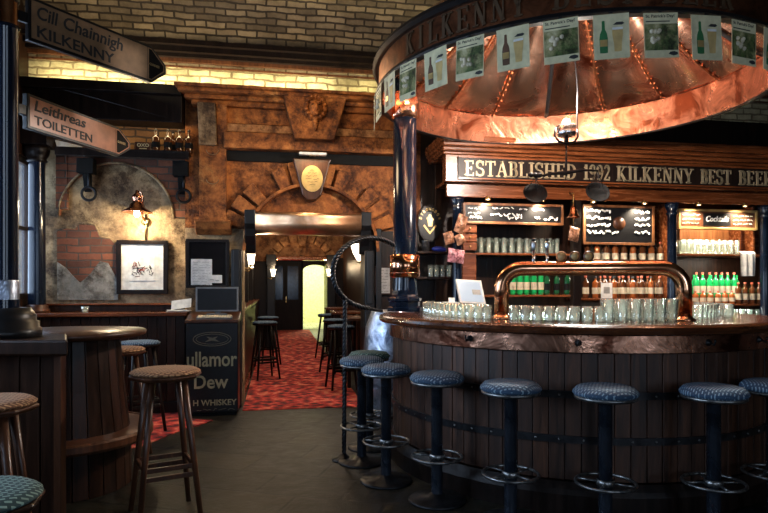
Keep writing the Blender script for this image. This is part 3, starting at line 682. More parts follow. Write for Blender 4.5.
# ================================================================== BAR STOOLS
def bar_stool(cloth='cloth_blue'):
    t = thing('bar_stool', 'x', 'bar stool')
    m_ = MB(); m_.lathe([(0, 0), (.190, 0), (.190, .008), (.18, .018), (.06, .03), (.045, .05), (0, .05)], M['iron'], n=36); m_.build('base', t)
    m_ = MB(); m_.lathe([(.038, .05), (.038, .75), (.05, .755), (.05, .768), (0, .768)], M['pole'], n=24); m_.build('pole', t)
    m_ = MB(); m_.tube([(.165 * math.cos(a), .165 * math.sin(a), .29) for a in [2 * math.pi * i / 40 for i in range(40)]], .0095, M['iron_rub'], 10, closed=True)
    m_.lathe([(.045, .272), (.052, .28), (.052, .30), (.045, .308)], M['iron_rub'])
    for k in range(4):
        a = R(45 + 90 * k); m_.tube([(.045 * math.cos(a), .045 * math.sin(a), .29), (.16 * math.cos(a), .16 * math.sin(a), .29)], .007, M['iron_rub'], 8)
    m_.build('foot_ring', t)
    m_ = MB(); m_.cushion(.170, .788, .06, M[cloth], 40); s_ = m_.build('seat', t)
    m_ = MB(); m_.lathe([(0, .768), (.165, .768), (.174, .775), (.174, .789), (0, .789)], M['iron_rub'], n=40); m_.build('seat_rim', s_)
    return t
SP = [(.35, 3.97, 'blue dotted bar stool third in the row, left of the centre plank front'),
      (.76, 3.60, 'blue dotted bar stool in front of the left leg of the copper pipe arch'),
      (1.27, 3.44, 'bright blue dotted bar stool at the front of the bar, left of the front pair'),
      (1.89, 3.44, 'bright blue dotted bar stool at the front of the bar, right of the front pair'),
      (2.35, 3.62, 'bar stool cut off by the right edge of the picture'),
      (.015, 4.36, 'dark blue dotted bar stool second from the twisted iron pole'),
      (-.18, 4.84, 'dark blue dotted bar stool just right of the twisted iron pole'),
      (-.13, 5.27, 'green seated bar stool farthest along the bar, behind the pole')]
s0 = bar_stool()
for i, (X, Y, lab) in enumerate(SP):
    p = c2w(X, Y); rz = R([12, -20, 4, 35, 60, 25, 80, 45][i])
    if i == 0: s0.location = p; s0.rotation_euler.z = rz; s0['label'] = lab; s0['group'] = 'stools round the bar'
    elif i == 7:
        g = bar_stool('cloth_green'); g.location = p; g['label'] = lab; g['group'] = 'stools round the bar'
    else: copy_tree(s0, p, rz, lab)

# ================================================================== COLUMN ON THE BAR
cp = bp(1.49, 157.9, 1.178)
co = thing('iron_column', 'tall glossy blue-black column standing on the bar with copper bands', 'column', cp)
m_ = MB(); m_.lathe([(0, 0), (.17, 0), (.17, .035), (.15, .05), (.15, .09), (.165, .10), (.165, .125), (.14, .14), (.125, .16), (.12, .20), (.118, .22)], M['column'], n=8, smooth=False); m_.build('base', co)
m_ = MB(); m_.lathe([(.118, .20), (.112, .3), (.110, 2.2), (.0, 2.2)], M['column'], n=40); m_.build('shaft', co)
m_ = MB(); m_.lathe([(.118, .32), (.145, .335), (.145, .53), (.118, .545)], M['copper_pipe'], n=40); m_.lathe([(.147, .36), (.150, .365), (.147, .37)], M['copper'], n=40); m_.build('copper_band', co, label='bulging copper band')
m_ = MB(); m_.lathe([(.112, 1.84), (.135, 1.855), (.135, 2.08), (.112, 2.085)], M['copper'], n=40)
for z in (1.92, 2.02):
    for k in range(8):
        a = k * math.pi / 4 + .2; m_.lathe([(.008, 0), (0, .006)], M['black'], (.135 * math.cos(a), .135 * math.sin(a), z), 8, axis=(math.cos(a), math.sin(a), 0))
m_.build('copper_collar', co, label='riveted copper collar')

# ================================================================== COPPER HOOD
HZ = 3.036; HR = 1.64
ho = thing('copper_hood', 'huge round copper hood with lettered rim hanging over the bar', 'hood', (BX, BY, HZ))
def harc(name, prof, mat, n=120, label=None, par=ho, smooth=False, m_=None):
    m_ = MB(); m_.arc(prof, mat, (0, 0, 0), 0, 2 * math.pi, n, smooth=smooth); return m_.build(name, par, label=label)
band = harc('rim_band', [(1.615, .03), (1.625, .03), (1.625, .25), (1.615, .25)], M['copper_dark'] if 'copper_dark' in M else M['wood_red'], label='reddish rim band')
harc('lower_trim', [(1.60, -.005), (1.65, -.005), (1.66, .01), (1.65, .035), (1.626, .045), (1.60, .045)], M['trim_black'], label='black lower trim')
harc('upper_trim', [(1.59, .235), (1.655, .235), (1.68, .255), (1.67, .285), (1.59, .29)], M['trim_black'], label='black upper trim')
harc('inner_lip', [(1.585, .0), (1.598, .0), (1.598, .30), (1.585, .30)], M['copper_lip'], label='dented copper inner band')
m_ = MB(); s_ = 'KILKENNY BEST BEER'
def letter_strip(m_, s_, ang0, pitch, r, z, w, h, mat, ext=.012):
    for k, chh in enumerate(s_):
        if chh == ' ': continue
        a = ca(ang0 + k * pitch); n_ = Vector((math.cos(a), math.sin(a), 0)); u = Vector((-n_.y, n_.x, 0))
        ww = w * (.35 if chh == 'I' else 1)
        serif_text(m_, chh, n_ * r - u * ww / 2 + Vector((0, 0, z)), u, (0, 0, 1), n_, ww, h, mat, ext=ext)
letter_strip(m_, s_, 270 - 58.5, 4.5, 1.624, .065, .095, .155, M['letter_brown'])
m_.build('lettering', band)
# hammered petals
NS = 16
def petal_pt(k, u, s):     # u across 0..1, s up 0..1
    a = R(71 + 22.5 * (k + u)); prof_r = 1.585 + (.24 - 1.585) * (s ** .92); z = .30 + 1.16 * s ** 1.12
    bulge = math.sin(math.pi * u) * (.02 + .10 * math.sin(math.pi * s)); r = prof_r + bulge * (1 - s * .7)
    return Vector((r * math.cos(a), r * math.sin(a), z + bulge * .6 * (1 - s)))
for k in range(NS):
    m_ = MB(); nu, nv = 10, 14; rp = random.Random(k)
    ph = [rp.uniform(0, 6) for _ in range(4)]
    vs = []
    for layer in (0, 1):
        for j in range(nv + 1):
            for i in range(nu + 1):
                p = petal_pt(k, .004 + .992 * i / nu, j / nv); q = p.copy(); f_ = .012 * (math.sin(5 * j / nv * 3 + ph[0] + 4 * i / nu) + math.sin(9 * i / nu + ph[1] + 7 * j / nv)) * math.sin(math.pi * min(1, max(0, i / nu))) * math.sin(math.pi * j / nv)
                nn = Vector((p.x, p.y, 1.2)).normalized(); vs.append(p + nn * (f_ + (.006 if layer else 0)))
    K = (nu + 1) * (nv + 1); fs = []
    for j in range(nv):
        for i in range(nu):
            a = j * (nu + 1) + i; q = (a, a + 1, a + nu + 2, a + nu + 1); fs += [q, tuple(K + t for t in q[::-1])]
    m_.add(vs, fs, M['copper_hood'], True); m_.build('copper_panel', ho)
    sm = MB()
    a = R(71 + 22.5 * k); c0 = [petal_pt(k, 0, j / 20) for j in range(21)]; tn = Vector((-math.sin(a), math.cos(a), 0))
    sm.tube([p - Vector((math.cos(a), math.sin(a), .5)) * .012 for p in c0], .010 if k % 4 else .024, M['copper_dark'] if k % 4 else M['black'], 6)
    if k % 4:
        for j in range(26):
            p = petal_pt(k, 0, j / 26); dn = Vector((math.cos(a), math.sin(a), 0)) * -.026
            sm.bar(p + dn - tn * .026, p + dn + tn * .026 + Vector((0, 0, .018)), .014, .014, M['copper_pipe'])
    sm.build('riveted_seam', ho)
m_ = MB(); m_.lathe([(.25, 1.45), (.25, 2.44)], M['copper_hood'], n=32); m_.build('flue', ho)
# spotlight hanging in the hood
sl = thing('spotlight', 'silver drum spotlight hanging below the middle of the copper hood', 'lamp', (BX, BY, 2.66))
m_ = MB(); m_.lathe([(0, .06), (.075, .06), (.082, .075), (.082, .145), (.075, .15), (.07, .145), (.07, .09), (0, .09)], M['steel'], n=28); m_.build('drum', sl)
m_ = MB(); m_.tube([(0, 0, 0), (0, 0, .06)], .02, M['black']); m_.tube([(-.10, 0, .12), (-.11, 0, .06), (-.07, 0, .01), (0, 0, -.01), (.07, 0, .01), (.11, 0, .06), (.10, 0, .12)], .010, M['black']); m_.build('yoke', sl)
m_ = MB(); blob((0, 0, .175), (.034, .034, .034), M['bulb_spot'], mm=m_); m_.build('bulb', sl)
m_ = MB(); m_.tube([(.10, 0, .12), (.12, .03, .5), (.05, .02, 1.2), (0, 0, 1.75)], .006, M['trim_black']); m_.build('hanging_rod', sl)
light('POINT', 'spotlight_lamp', (BX, BY - .0, 2.98), 300, (1, .88, .76), .05)
light('SPOT', 'spotlight_beam', (BX - .05, BY + .1, 2.72), 45, (1, .9, .8), .04, target=(2.35, 6.75, 2.80), spot=50, blend=1)
# balance scale hanging below
bs = thing('balance_scale', 'black iron balance scale with two round pans hanging before the fascia', 'scale', (BX, BY, 2.65))
u = Vector((CA, -SA, 0))
m_ = MB(); m_.tube([(0, 0, 0), (0, 0, -.28)], .008, M['trim_black']); m_.tube([(0, 0, -.22), (.02, 0, -.25), (0, 0, -.28), (-.02, 0, -.25)], .006, M['trim_black'], closed=True); m_.build('hanger', bs)
e0 = u * -.27 + Vector((0, 0, -.29)); e1 = u * .27 + Vector((0, 0, -.23)); mid = Vector((0, 0, -.25))
m_ = MB(); m_.tube([e0, (e0 + mid) / 2 + Vector((0, 0, .012)), mid, (e1 + mid) / 2 + Vector((0, 0, .012)), e1], [.007, .012, .018, .012, .007], M['trim_black']); m_.tube([e1 + Vector((.02 * math.cos(t), 0, .02 + .02 * math.sin(t))) for t in [k * math.pi / 5 for k in range(10)]], .004, M['trim_black'], 6, closed=True)
for s_ in (-1, 0, 1): blob(e0 + Vector((s_ * .04, 0, .02)), (.028, .025, .022), M['trim_black'], mm=m_)
m_.build('beam', bs)
for e, dz in ((e0, -.14), (e1, -.19)):
    pm = MB(); pc = e + Vector((0, 0, dz)); ax = Vector((-SA * .8, -CA * .8, .45))
    pm.lathe([(0, -.02), (.05, -.016), (.09, -.004), (.105, .01), (.100, .012), (.085, .0), (0, -.010)], M['matt_black'], pc, 30, axis=ax); pn = pm.build('pan', bs)
    cm = MB()
    for k in range(3): t = 2 * math.pi * k / 3 + .5; cm.tube([e, pc + Vector((.085 * math.cos(t), .085 * math.sin(t) * .5, .03))], .0035, M['trim_black'], 6)
    cm.build('chain', pn)

# ================================================================== POSTERS ROUND THE HOOD
rn = random.Random(5); order = ['first', 'second', 'third', 'fourth', 'fifth', 'sixth', 'seventh', 'eighth', 'ninth', 'tenth', 'eleventh', 'twelfth', 'thirteenth', 'fourteenth']
offs = [1.7 + 9.9 * k for k in range(-9, 5)]
def silhouette(mb, prof, o, u, v, w, mat):
    mb.prism([(a, b) for a, b in prof] + [(-a, b) for a, b in prof[::-1]], o, u, v, w * .0015, mat)
for k, of in enumerate(offs):
    a = ca(270 + of); n_ = Vector((math.cos(a), math.sin(a), 0)); u = Vector((-n_.y, n_.x, 0)); tl = rn.uniform(-.05, .05)
    u = (u + Vector((0, 0, tl))).normalized(); v = n_.cross(u); v = v if v.z > 0 else -v
    w = .205; h = .265 - .0; o = n_ * 1.663 + Vector((0, 0, HZ - .01)) - v * h + Vector((BX, BY, 0)); bot = k % 2 == (1 if True else 0)
    base = o + v * h
    lab = ('pale poster with beer bottle and glass' if not bot else 'green picture poster headed St. Patrick\'s Day') + ', %s poster from the left on the hood rim' % order[k]
    mb = MB(); mb.obox(o - u * w / 2, u * w, n_ * .002, v * h, M['cream'])
    lt = MB()
    if bot:
        mb.obox(o - u * w * .48 + v * .045 + n_ * .002, u * w * .96, n_ * .001, v * .155, M['green_pic'])
        for q in range(9): blob(o + u * (rn.uniform(-.06, .01)) + v * (.09 + rn.uniform(0, .07)) + n_ * .003, (.013, .013, .013), M['label_cream'], 8, mm=mb)
        text(lt, "St. Patrick's Day!", o - u * w * .44 + v * .232 + n_ * .002, u, v, n_, w * .84, .024, M['ink'], ext=.001)
        lt.obox(o - u * w * .44 + v * .212 + n_ * .002, u * w * .7, n_ * .001, v * .006, M['ink'])
        mb.prism([(.04, .022), (.05, .034), (.075, .038), (.095, .03), (.095, .018), (.07, .012)], o + n_ * .002, u, v, n_ * .001, M['ink'])
    else:
        bm_ = M['glass_dk_print'] if 'glass_dk_print' in M else M['wood_brown']
        bm_ = M['print_green'] if k in (10, 12, 8) and 'print_green' in M else bm_
        silhouette(mb, [(0, .035), (.022, .037), (.024, .12), (.020, .15), (.009, .175), (.008, .225), (0, .228)], o - u * .045 + n_ * .002, u, v, n_, bm_)
        mb.obox(o - u * .045 - u * .021 + v * .075 + n_ * .0036, u * .042, n_ * .0006, v * .04, M['gold'])
        silhouette(mb, [(0, .04), (.020, .042), (.022, .09), (.030, .14), (.030, .18), (0, .18)], o + u * .035 + n_ * .002, u, v, n_, M['print_beer'] if 'print_beer' in M else M['gold'])
        silhouette(mb, [(0, .17), (.030, .17), (.030, .183), (0, .184)], o + u * .035 + n_ * .0036, u, v, n_, M['label_white'])
        mb.prism([(-.02, .20), (0, .215), (.035, .215), (.045, .205), (.03, .197)], o + u * .03 + n_ * .002, u, v, n_ * .001, M['ink'])
    ob = mb.build('beer_poster', loc=base); tag(ob, lab, 'poster', 'posters hung round the copper hood')
    if bot: lt.build('lettering', ob, world=True)
    cl = MB(); cl.obox(base - u * .01 + n_ * .002, u * .02, n_ * .004, v * .012, M['black']); cl.build('clip', ob, world=True)

# ================================================================== COPPER BEER PIPE
e0 = D(501.5, 320, 4.36); e1 = D(684, 322, 4.14); e0.z = e1.z = 1.178
bpipe = thing('beer_tap_arch', 'polished copper pipe arch standing on the bar as beer tap tower', 'beer tower', e0)
uu = (e1 - e0); Lp = uu.length; uu.normalize(); H_ = .365; rb = .15
path = [Vector((0, 0, 0)), Vector((0, 0, H_ - rb))]
for i in range(1, 10): t = math.pi / 2 * i / 9; path.append(uu * (rb - rb * math.cos(t)) + Vector((0, 0, H_ - rb + rb * math.sin(t))))
for i in range(0, 10): t = math.pi / 2 * i / 9; path.append(uu * (Lp - rb + rb * math.sin(t)) + Vector((0, 0, H_ - rb + rb * math.cos(t))))
path.append(uu * Lp)
m_ = MB(); m_.tube(path, .052, M['copper_pipe'], 28); pp = m_.build('pipe', bpipe)
for q in (Vector((0, 0, 0)), uu * Lp):
    m_ = MB(); m_.lathe([(0, 0), (.075, 0), (.075, .01), (.06, .02), (.052, .03)], M['copper_pipe'], q, 28); m_.build('flange', bpipe)
nf = Vector((uu.y, -uu.x, 0)); nf = nf if nf.y < 0 else -nf
for px in (535, 549):
    q = uu * ((px - 501.5) / 182.5 * Lp); tp = MB(); tz = H_ + .05
    tp.tube([q + Vector((0, 0, tz - .01)), q + Vector((0, 0, tz + .03))], .012, M['steel']); tp.tube([q + Vector((0, 0, tz + .03)), q + Vector((0, 0, tz + .13)), q + Vector((0, 0, tz + .15))], [.010, .018, .012], M['steel'], 12); tp.tube([q + Vector((0, 0, tz + .15)), q + Vector((0, 0, tz + .165))], .015, M['black'], 10)
    tp.build('tap_handle', bpipe, label='tall steel tap handle')
for px, mt in ((563.5, 'stone_warm'), (577, 'wood_brown'), (591, 'wood_brown')):
    q = uu * ((px - 501.5) / 182.5 * Lp) + Vector((0, 0, H_ + .085)); tp = MB()
    tp.tube([q - Vector((0, 0, .04)), q], .008, M['steel']); tp.lathe([(0, -.008), (.034, -.008), (.038, 0), (.034, .008), (0, .008)], M[mt], q, 24, axis=nf); tp.lathe([(.0, .0085), (.026, .0085), (.026, .010), (0, .010)], M['gold_dull'], q, 20, axis=nf); tp.build('tap_badge', bpipe, label='round tap badge')
# ================================================================== BACK BAR
YK = 6.75; YKB = 7.24
def kx(px, y=YK): return PY(px, 287, y).x
X0, X1 = kx(446), kx(768) + 1.6
bb = thing('back_bar', 'tall mahogany back bar cabinet with carved header and lit shelves', 'back bar', ((X0 + X1) / 2, 7.0, 0))
def kb(name, x0, x1, y0, y1, z0, z1, mat, bev=.006, label=None, par=None):
    m_ = MB(); m_.box(x0, x1, y0, y1, z0, z1, M[mat]); return m_.build(name, par or bb, world=True, bevel=bev, label=label)
kb('back_panel', X0, X1, YKB, YKB + .05, 0, 2.95, 'wood_dark')
kb('base_counter', X0, X1, YK, YKB, 0, .94, 'wood_dark'); 
kb('soffit', X0, X1, YK + .06, YKB, 2.62, 2.66, 'wood_red')
kb('fascia', X0, X1, YK - .02, YK + .02, 2.46, 2.62, 'wood_red')
sgn = kb('header_board', X0 - .04, X1, YK - .12, YK + .02, 2.62, 2.93, 'wood_red')
m_ = MB(); xs0 = kx(458, YK - .13); m_.box(xs0, X1, YK - .145, YK - .12, 2.645, 2.905, M['wood_black'])
for z in (2.645, 2.89): m_.box(xs0, X1, YK - .16, YK - .145, z, z + .015, M['wood_red'])
sb_ = m_.build('sign_board', bb, world=True, label='black sign board')
m_ = MB()
def header_word(s, pa, pb):
    xa, xb = kx(pa, YK - .15), kx(pb, YK - .15); serif_text(m_, s, (xa, YK - .145, 2.685), (1, 0, 0), (0, 0, 1), (0, -1, 0), xb - xa, .175, M['gold_header'], ext=.010)
header_word('ESTABLISHED', 465, 576); header_word('1992', 584, 610); header_word('KILKENNY', 617, 693); header_word('BEST', 701, 731); header_word('BEER', 739, 772)
lt = m_.build('lettering', None); lt.parent = sb_; lt.location = -Vector(bb.location)
m_ = MB()
for d, z0, z1 in ((.14, 2.93, 2.96), (.20, 2.96, 3.0), (.27, 3.0, 3.04), (.33, 3.04, 3.10), (.30, 3.10, 3.14)): m_.box(X0 - .04 - d * .25, X1, YK - d, YB - .02, z0, z1, M['wood_red'])
m_.build('cornice', bb, world=True, bevel=.008)
POST = [457, 576, 672, 765, 862]
for i, px in enumerate(POST):
    x = kx(px, YK + .02)
    if i == 1: kb('post', x - .05, x + .05, YK - .02, YK + .08, .94, 2.46, 'wood_black'); continue
    m_ = MB(); m_.lathe([(0, .94), (.07, .94), (.07, 1.0), (.055, 1.04), (.055, 2.30), (.075, 2.33), (.055, 2.35), (.085, 2.42), (.085, 2.46), (0, 2.46)], M['column'], (x, YK + .02, 0), 24); m_.build('post', bb, world=True, label='glossy black turned post')
def shelf(pa, pb, z, d0=YK + .06, mat='wood_red', t=.025): return kb('shelf', kx(pa, d0), kx(pb, d0), d0, YKB, z - t, z, mat, .004)
shelf(463, 570, 1.815); shelf(463, 571, 1.315); shelf(581, 666, 1.70); shelf(581, 667, 1.27); shelf(678, 760, 1.83); shelf(678, 761, 1.19); shelf(775, 858, 1.83); shelf(775, 858, 1.19)
kb('worktop', X0, X1, YK - .04, YKB, .94, .97, 'wood_red')
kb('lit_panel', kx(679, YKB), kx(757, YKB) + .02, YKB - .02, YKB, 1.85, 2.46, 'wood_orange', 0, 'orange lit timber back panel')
kb('divider', kx(739, 7.1), kx(741, 7.1), 6.86, YKB, 1.84, 2.46, 'wood_red'); kb('cupboard', kx(741, 7.0), kx(759, 7.0), 7.0, YKB, 1.84, 2.3, 'wood_red')
kb('side_panel', kx(662, 6.9), kx(666, 6.9), 6.80, YKB, 1.27, 2.46, 'wood_red')
# little drawers
for r_ in range(3):
    x0, x1 = kx(463, YK + .05), kx(477, YK + .05); z0 = 1.84 + r_ * .105
    dr = kb('drawer', x0, x1, YK + .05, YK + .30, z0, z0 + .095, 'wood_red'); m_ = MB(); blob(((x0 + x1) / 2 - bb.location.x, YK + .04 - bb.location.y, z0 + .05), (.012, .014, .012), M['brass'], 8, mm=m_); m_.build('knob', dr)
kb('drawer_case', kx(463, YK + .05), kx(477, YK + .05), YK + .07, YKB, 1.30, 1.80, 'wood_red')
# spot lamps under the fascia
for i, px in enumerate((487, 541, 592, 643, 697, 743)):
    x = kx(px, YK - .02); c = Vector((x, YK - .055, 2.44)); s_ = thing('shelf_spotlight', 'small lit spotlight under the back bar header, %s from the left' % order[i], 'lamp', c, 0, 'spotlights under the back bar header')
    m_ = MB(); m_.lathe([(0, .02), (.03, .02), (.034, -.005), (.030, -.01)], M['brass'], n=18); m_.tube([(0, 0, .02), (0, .03, .04)], .008, M['brass']); m_.build('housing', s_)
    m_ = MB(); m_.lathe([(.028, -.004), (0, -.010)], M['bulb_spot'], n=18); m_.build('bulb', s_)
    light('SPOT', 'shelf_spot_lamp', c + Vector((0, .0, -.02)), 75, (1, .82, .6), .02, target=(x, 7.1, 1.3), spot=125, blend=.8)
# chalk boards
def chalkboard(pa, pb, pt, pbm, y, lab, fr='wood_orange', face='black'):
    a = PY(pa, pt, y); b = PY(pb, pbm, y); z1, z0 = a.z, b.z; o = thing('menu_board', lab, 'menu board', ((a.x + b.x) / 2, y, z0))
    m_ = MB(); m_.box(a.x, b.x, y, y + .02, z0, z1, M[face]); bd = m_.build('panel', o, world=True)
    w = .028; m_ = MB(); m_.box(a.x, b.x, y - .015, y + .02, z0 - w, z0, M[fr]); m_.box(a.x, b.x, y - .015, y + .02, z1, z1 + w, M[fr]); m_.box(a.x - w, a.x, y - .015, y + .02, z0 - w, z1 + w, M[fr]); m_.box(b.x, b.x + w, y - .015, y + .02, z0 - w, z1 + w, M[fr]); m_.build('frame', o, world=True, bevel=.004)
    return o, a.x, b.x, z0, z1
rn = random.Random(11)
U, V, W = (1, 0, 0), (0, 0, 1), (0, -1, 0)
o, xa, xb, z0, z1 = chalkboard(465, 561, 205, 223, 6.80, 'long chalkboard menu above the glass shelf on the left of the back bar')
L = xb - xa; m_ = MB(); H = z1 - z0
for (fx, fz, fw) in ((.03, .70, .15), (.28, .78, .22), (.03, .42, .12), (.70, .72, .12), (.56, .74, .08)): scribble(m_, (xa + L * fx, 6.80, z0 + H * fz), U, V, W, L * fw, H * .17, M['chalk'], rn, .005)
for (fx, fz, fw) in ((.05, .10, .12), (.26, .30, .32), (.72, .12, .06), (.82, .10, .14), (.44, .10, .14)): scribble(m_, (xa + L * fx, 6.80, z0 + H * fz), U, V, W, L * fw, H * .26, M['chalk'], rn, .008)
m_.build('chalk_writing', o, world=True)
o, xa, xb, z0, z1 = chalkboard(585, 652, 207, 243, 6.82, 'square chalkboard drinks menu with round clock shape in the middle bay')
L = xb - xa; H = z1 - z0; m_ = MB()
for k in range(4):
    scribble(m_, (xa + L * .03, 6.82, z0 + H * (.82 - .2 * k)), U, V, W, L * (.34 if k < 3 else .46), H * .13, M['chalk'], rn, .012)
    scribble(m_, (xa + L * .74, 6.82, z0 + H * (.82 - .2 * k)), U, V, W, L * .22, H * .12, M['chalk'], rn, .012)
m_.build('chalk_writing', o, world=True)
m_ = MB(); m_.lathe([(0, .02), (.075, .018), (.085, 0), (0, 0)], M['wood_brown'], (xa + L * .5, 6.815, z0 + H * .55), 28, axis=(0, -1, 0)); m_.build('round_badge', o, world=True, label='round dark badge')
o, xa, xb, z0, z1 = chalkboard(680, 755, 211, 228, 6.84, 'gold framed cocktails mirror board over the right hand shelf', 'gold', 'wood_brown')
L = xb - xa; H = z1 - z0; m_ = MB(); m_.box(xa + L * .30, xa + L * .66, 6.825, 6.835, z0 + H * .1, z1 - H * .1, M['black']); m_.build('title_panel', o, world=True)
m_ = MB(); text(m_, 'Cocktails', (xa + L * .33, 6.824, z0 + H * .35), U, V, W, L * .30, H * .38, M['chalk'], .3, ext=.003)
for k in range(3):
    scribble(m_, (xa + L * .03, 6.836, z0 + H * (.70 - .27 * k)), U, V, W, L * .23, H * .12, M['chalk'], rn, .004); scribble(m_, (xa + L * .70, 6.836, z0 + H * (.70 - .27 * k)), U, V, W, L * .26, H * .12, M['chalk'], rn, .004)
m_.build('lettering', o, world=True)
# shelf lights
for px, z, p in ((520, 1.29, 3), (535, 1.10, 3.5), (625, 1.66, 3), (625, 1.22, 3.5), (712, 1.80, 8), (716, 1.16, 2.5)):
    light('AREA', 'shelf_strip_light', (kx(px, 6.95), 6.87, z), p * 1.8, (1, .9, .75) if z > 1.3 else (.9, 1, .85), .9, (0, 0, 0), sy=.03)
light('AREA', 'shelf_strip_light', (kx(708, 7.05), 7.0, 2.40), 16, (1, .8, .55), .8, (0, 0, 0), sy=.04)

# ------------------------------------------------------------------ bottles and glasses
def bottle_mesh(r, h, body, label, cap, neck=.32, bulb=False):
    m_ = MB(); zs = h * (1 - neck); n = 12
    m_.lathe([(0, 0), (r, 0), (r, h * .10)], body, n=n); m_.lathe([(r, h * .10), (r, zs * .28)], body, n=n); m_.lathe([(r * 1.02, zs * .28), (r * 1.02, zs * .68)], label, n=n); m_.lathe([(r, zs * .68), (r, zs), (r * .75, zs + h * .06), (r * .36, zs + h * .12), (r * .34, h * .93)], body, n=n)
    m_.lathe([(r * .38, h * .92), (r * .40, h), (0, h)], cap, n=n); return m_
PROTO = {}
def put(kind, mk, loc, lab, cat, group, rz=0, name=None):
    nm = name or kind
    if kind not in PROTO: PROTO[kind] = mk().build(nm); o = PROTO[kind]; o['_'] = 1
    else: o = PROTO[kind].copy(); COL.objects.link(o)
    o.location = loc; o.rotation_euler = (0, 0, rz); return tag(o, lab, cat, group)
BT = {
 'green': lambda: bottle_mesh(.037, .30, M['glass_green'], M['glass_green'], M['glass_green']),
 'green_l': lambda: bottle_mesh(.038, .33, M['glass_green'], M['label_cream'], M['label_red']),
 'clear': lambda: bottle_mesh(.038, .28, M['glass'], M['label_cream'], M['black']),
 'amber': lambda: bottle_mesh(.040, .27, M['glass_amber'], M['label_cream'], M['black'], .28),
 'dark': lambda: bottle_mesh(.040, .28, M['glass_brown'], M['label_cream'], M['label_red'], .30),
 'short': lambda: bottle_mesh(.036, .17, M['glass_amber'], M['label_cream'], M['label_red'], .28),
 'black': lambda: bottle_mesh(.040, .29, M['glass_dkgreen'], M['matt_black'], M['black'], .30),
 'beer': lambda: bottle_mesh(.045, .26, M['glass_brown'], M['matt_black'], M['black'], .40)}
def bottle(k, loc, lab, group): return put('bottle_' + k, BT[k], loc, lab, 'bottle', group, random.uniform(0, 6), 'bottle')
def row(pa, pb, n, y, z, kinds, lab, group, jit=.004):
    for i in range(n):
        px = pa + (pb - pa) * i / max(1, n - 1); k = kinds[i % len(kinds)] if isinstance(kinds, (list, tuple)) else kinds
        bottle(k, (kx(px, y) + random.uniform(-jit, jit), y + random.uniform(-.008, .008), z), lab[k] if isinstance(lab, dict) else lab, group[k] if isinstance(group, dict) else group)
row(513, 541, 5, 6.93, 1.315, 'green_l', 'green glass bottle with cream label on the lower left shelf behind the copper pipe', 'green bottles on the lower left shelf')
row(505, 541, 5, 7.05, 1.315, 'green', 'green glass bottle in the back row of the lower left shelf', 'back row green bottles lower left shelf')
row(547, 567, 3, 6.93, 1.315, 'black', 'nearly black bottle on the lower left shelf beside the green ones', 'dark bottles on the lower left shelf')
def two(a, b, la, lb, ga, gb): return {a: la, b: lb}, {a: ga, b: gb}
l, g = two('dark', 'amber', 'brown spirit bottle with cream label in the middle bay above the pipe', 'amber whiskey bottle with cream label in the middle bay above the pipe', 'brown bottles above the pipe', 'amber bottles above the pipe')
row(588, 660, 9, 6.88, 1.70, ['dark', 'amber', 'dark', 'amber'], l, g)
row(592, 656, 9, 7.02, 1.70, 'clear', 'clear white labelled bottle in the back row of the middle bay', 'clear bottles middle bay back row')
l, g = two('amber', 'dark', 'amber bottle seen through the copper pipe arch on the middle lower shelf', 'brown bottle seen through the copper pipe arch on the middle lower shelf', 'amber bottles seen through the arch', 'brown bottles seen through the arch')
row(586, 660, 9, 6.90, 1.27, ['dark', 'amber'], l, g); row(600, 657, 7, 7.04, 1.27, 'dark', 'dark bottle at the back of the middle lower shelf', 'back row dark bottles middle lower shelf')
m_ = MB(); m_.box(kx(690, 7.0), kx(745, 7.0), 6.94, 7.2, 1.19, 1.27, M['wood_red']); m_.build('bottle_step', bb, world=True)
row(697, 734, 7, 7.0, 1.27, 'green_l', 'tall green bottle with cream label on the right hand lower shelf', 'tall green bottles on the right shelf')
row(694, 737, 6, 7.13, 1.27, 'green', 'unlabelled green bottle at the back of the right hand shelf', 'back row green bottles on the right shelf')
row(696, 732, 6, 6.87, 1.19, 'short', 'short amber bottle standing before the green ones on the right', 'amber bottles before the green ones')
row(738, 759, 4, 6.88, 1.19, 'dark', 'dark labelled bottle beneath the white towel', 'dark bottles beneath the towel')
row(778, 850, 8, 6.95, 1.19, 'amber', 'amber bottle on the shelf right of the last black post', 'amber bottles beyond the last post')
def glass_mb(r0, r1, h): m_ = MB(); m_.lathe([(0, 0), (r0, 0), (r0 * 1.02, h * .1), (r1, h), (r1 * .94, h), (r0 * .9, h * .12), (0, h * .1)], M['glass'], n=14); return m_
GT = {'pint': lambda: glass_mb(.030, .040, .15), 'tumbler': lambda: glass_mb(.033, .038, .10), 'tall': lambda: glass_mb(.028, .033, .19)}
def glass(k, loc, lab, group): return put('glass_' + k, GT[k], loc, lab, 'glass', group, 0, 'drinking_glass')
for i in range(11):
    for y in (6.90, 7.04): glass('tall', (kx(481 + 7.6 * i, 6.90), y, 1.815), 'tall clear glass on the shelf under the long chalkboard', 'tall glasses under the long chalkboard')
for i in range(10):
    for y in (6.92, 7.08): glass('tall', (kx(683 + 6 * i, 6.92), y, 1.83), 'tall clear glass on the orange lit shelf under the cocktails board', 'glasses on the orange lit shelf')
for i in range(9):
    for y in (6.84, 6.95): glass('pint', (kx(508 + 7.4 * i, 6.84), y, .97), 'pint glass on the back counter behind the pipe arch', 'pint glasses on the back counter')
for i in range(9): glass('pint', (kx(694 + 8 * i, 6.86), 6.86, .97), 'pint glass on the back counter under the green bottles', 'glasses under the green bottles')
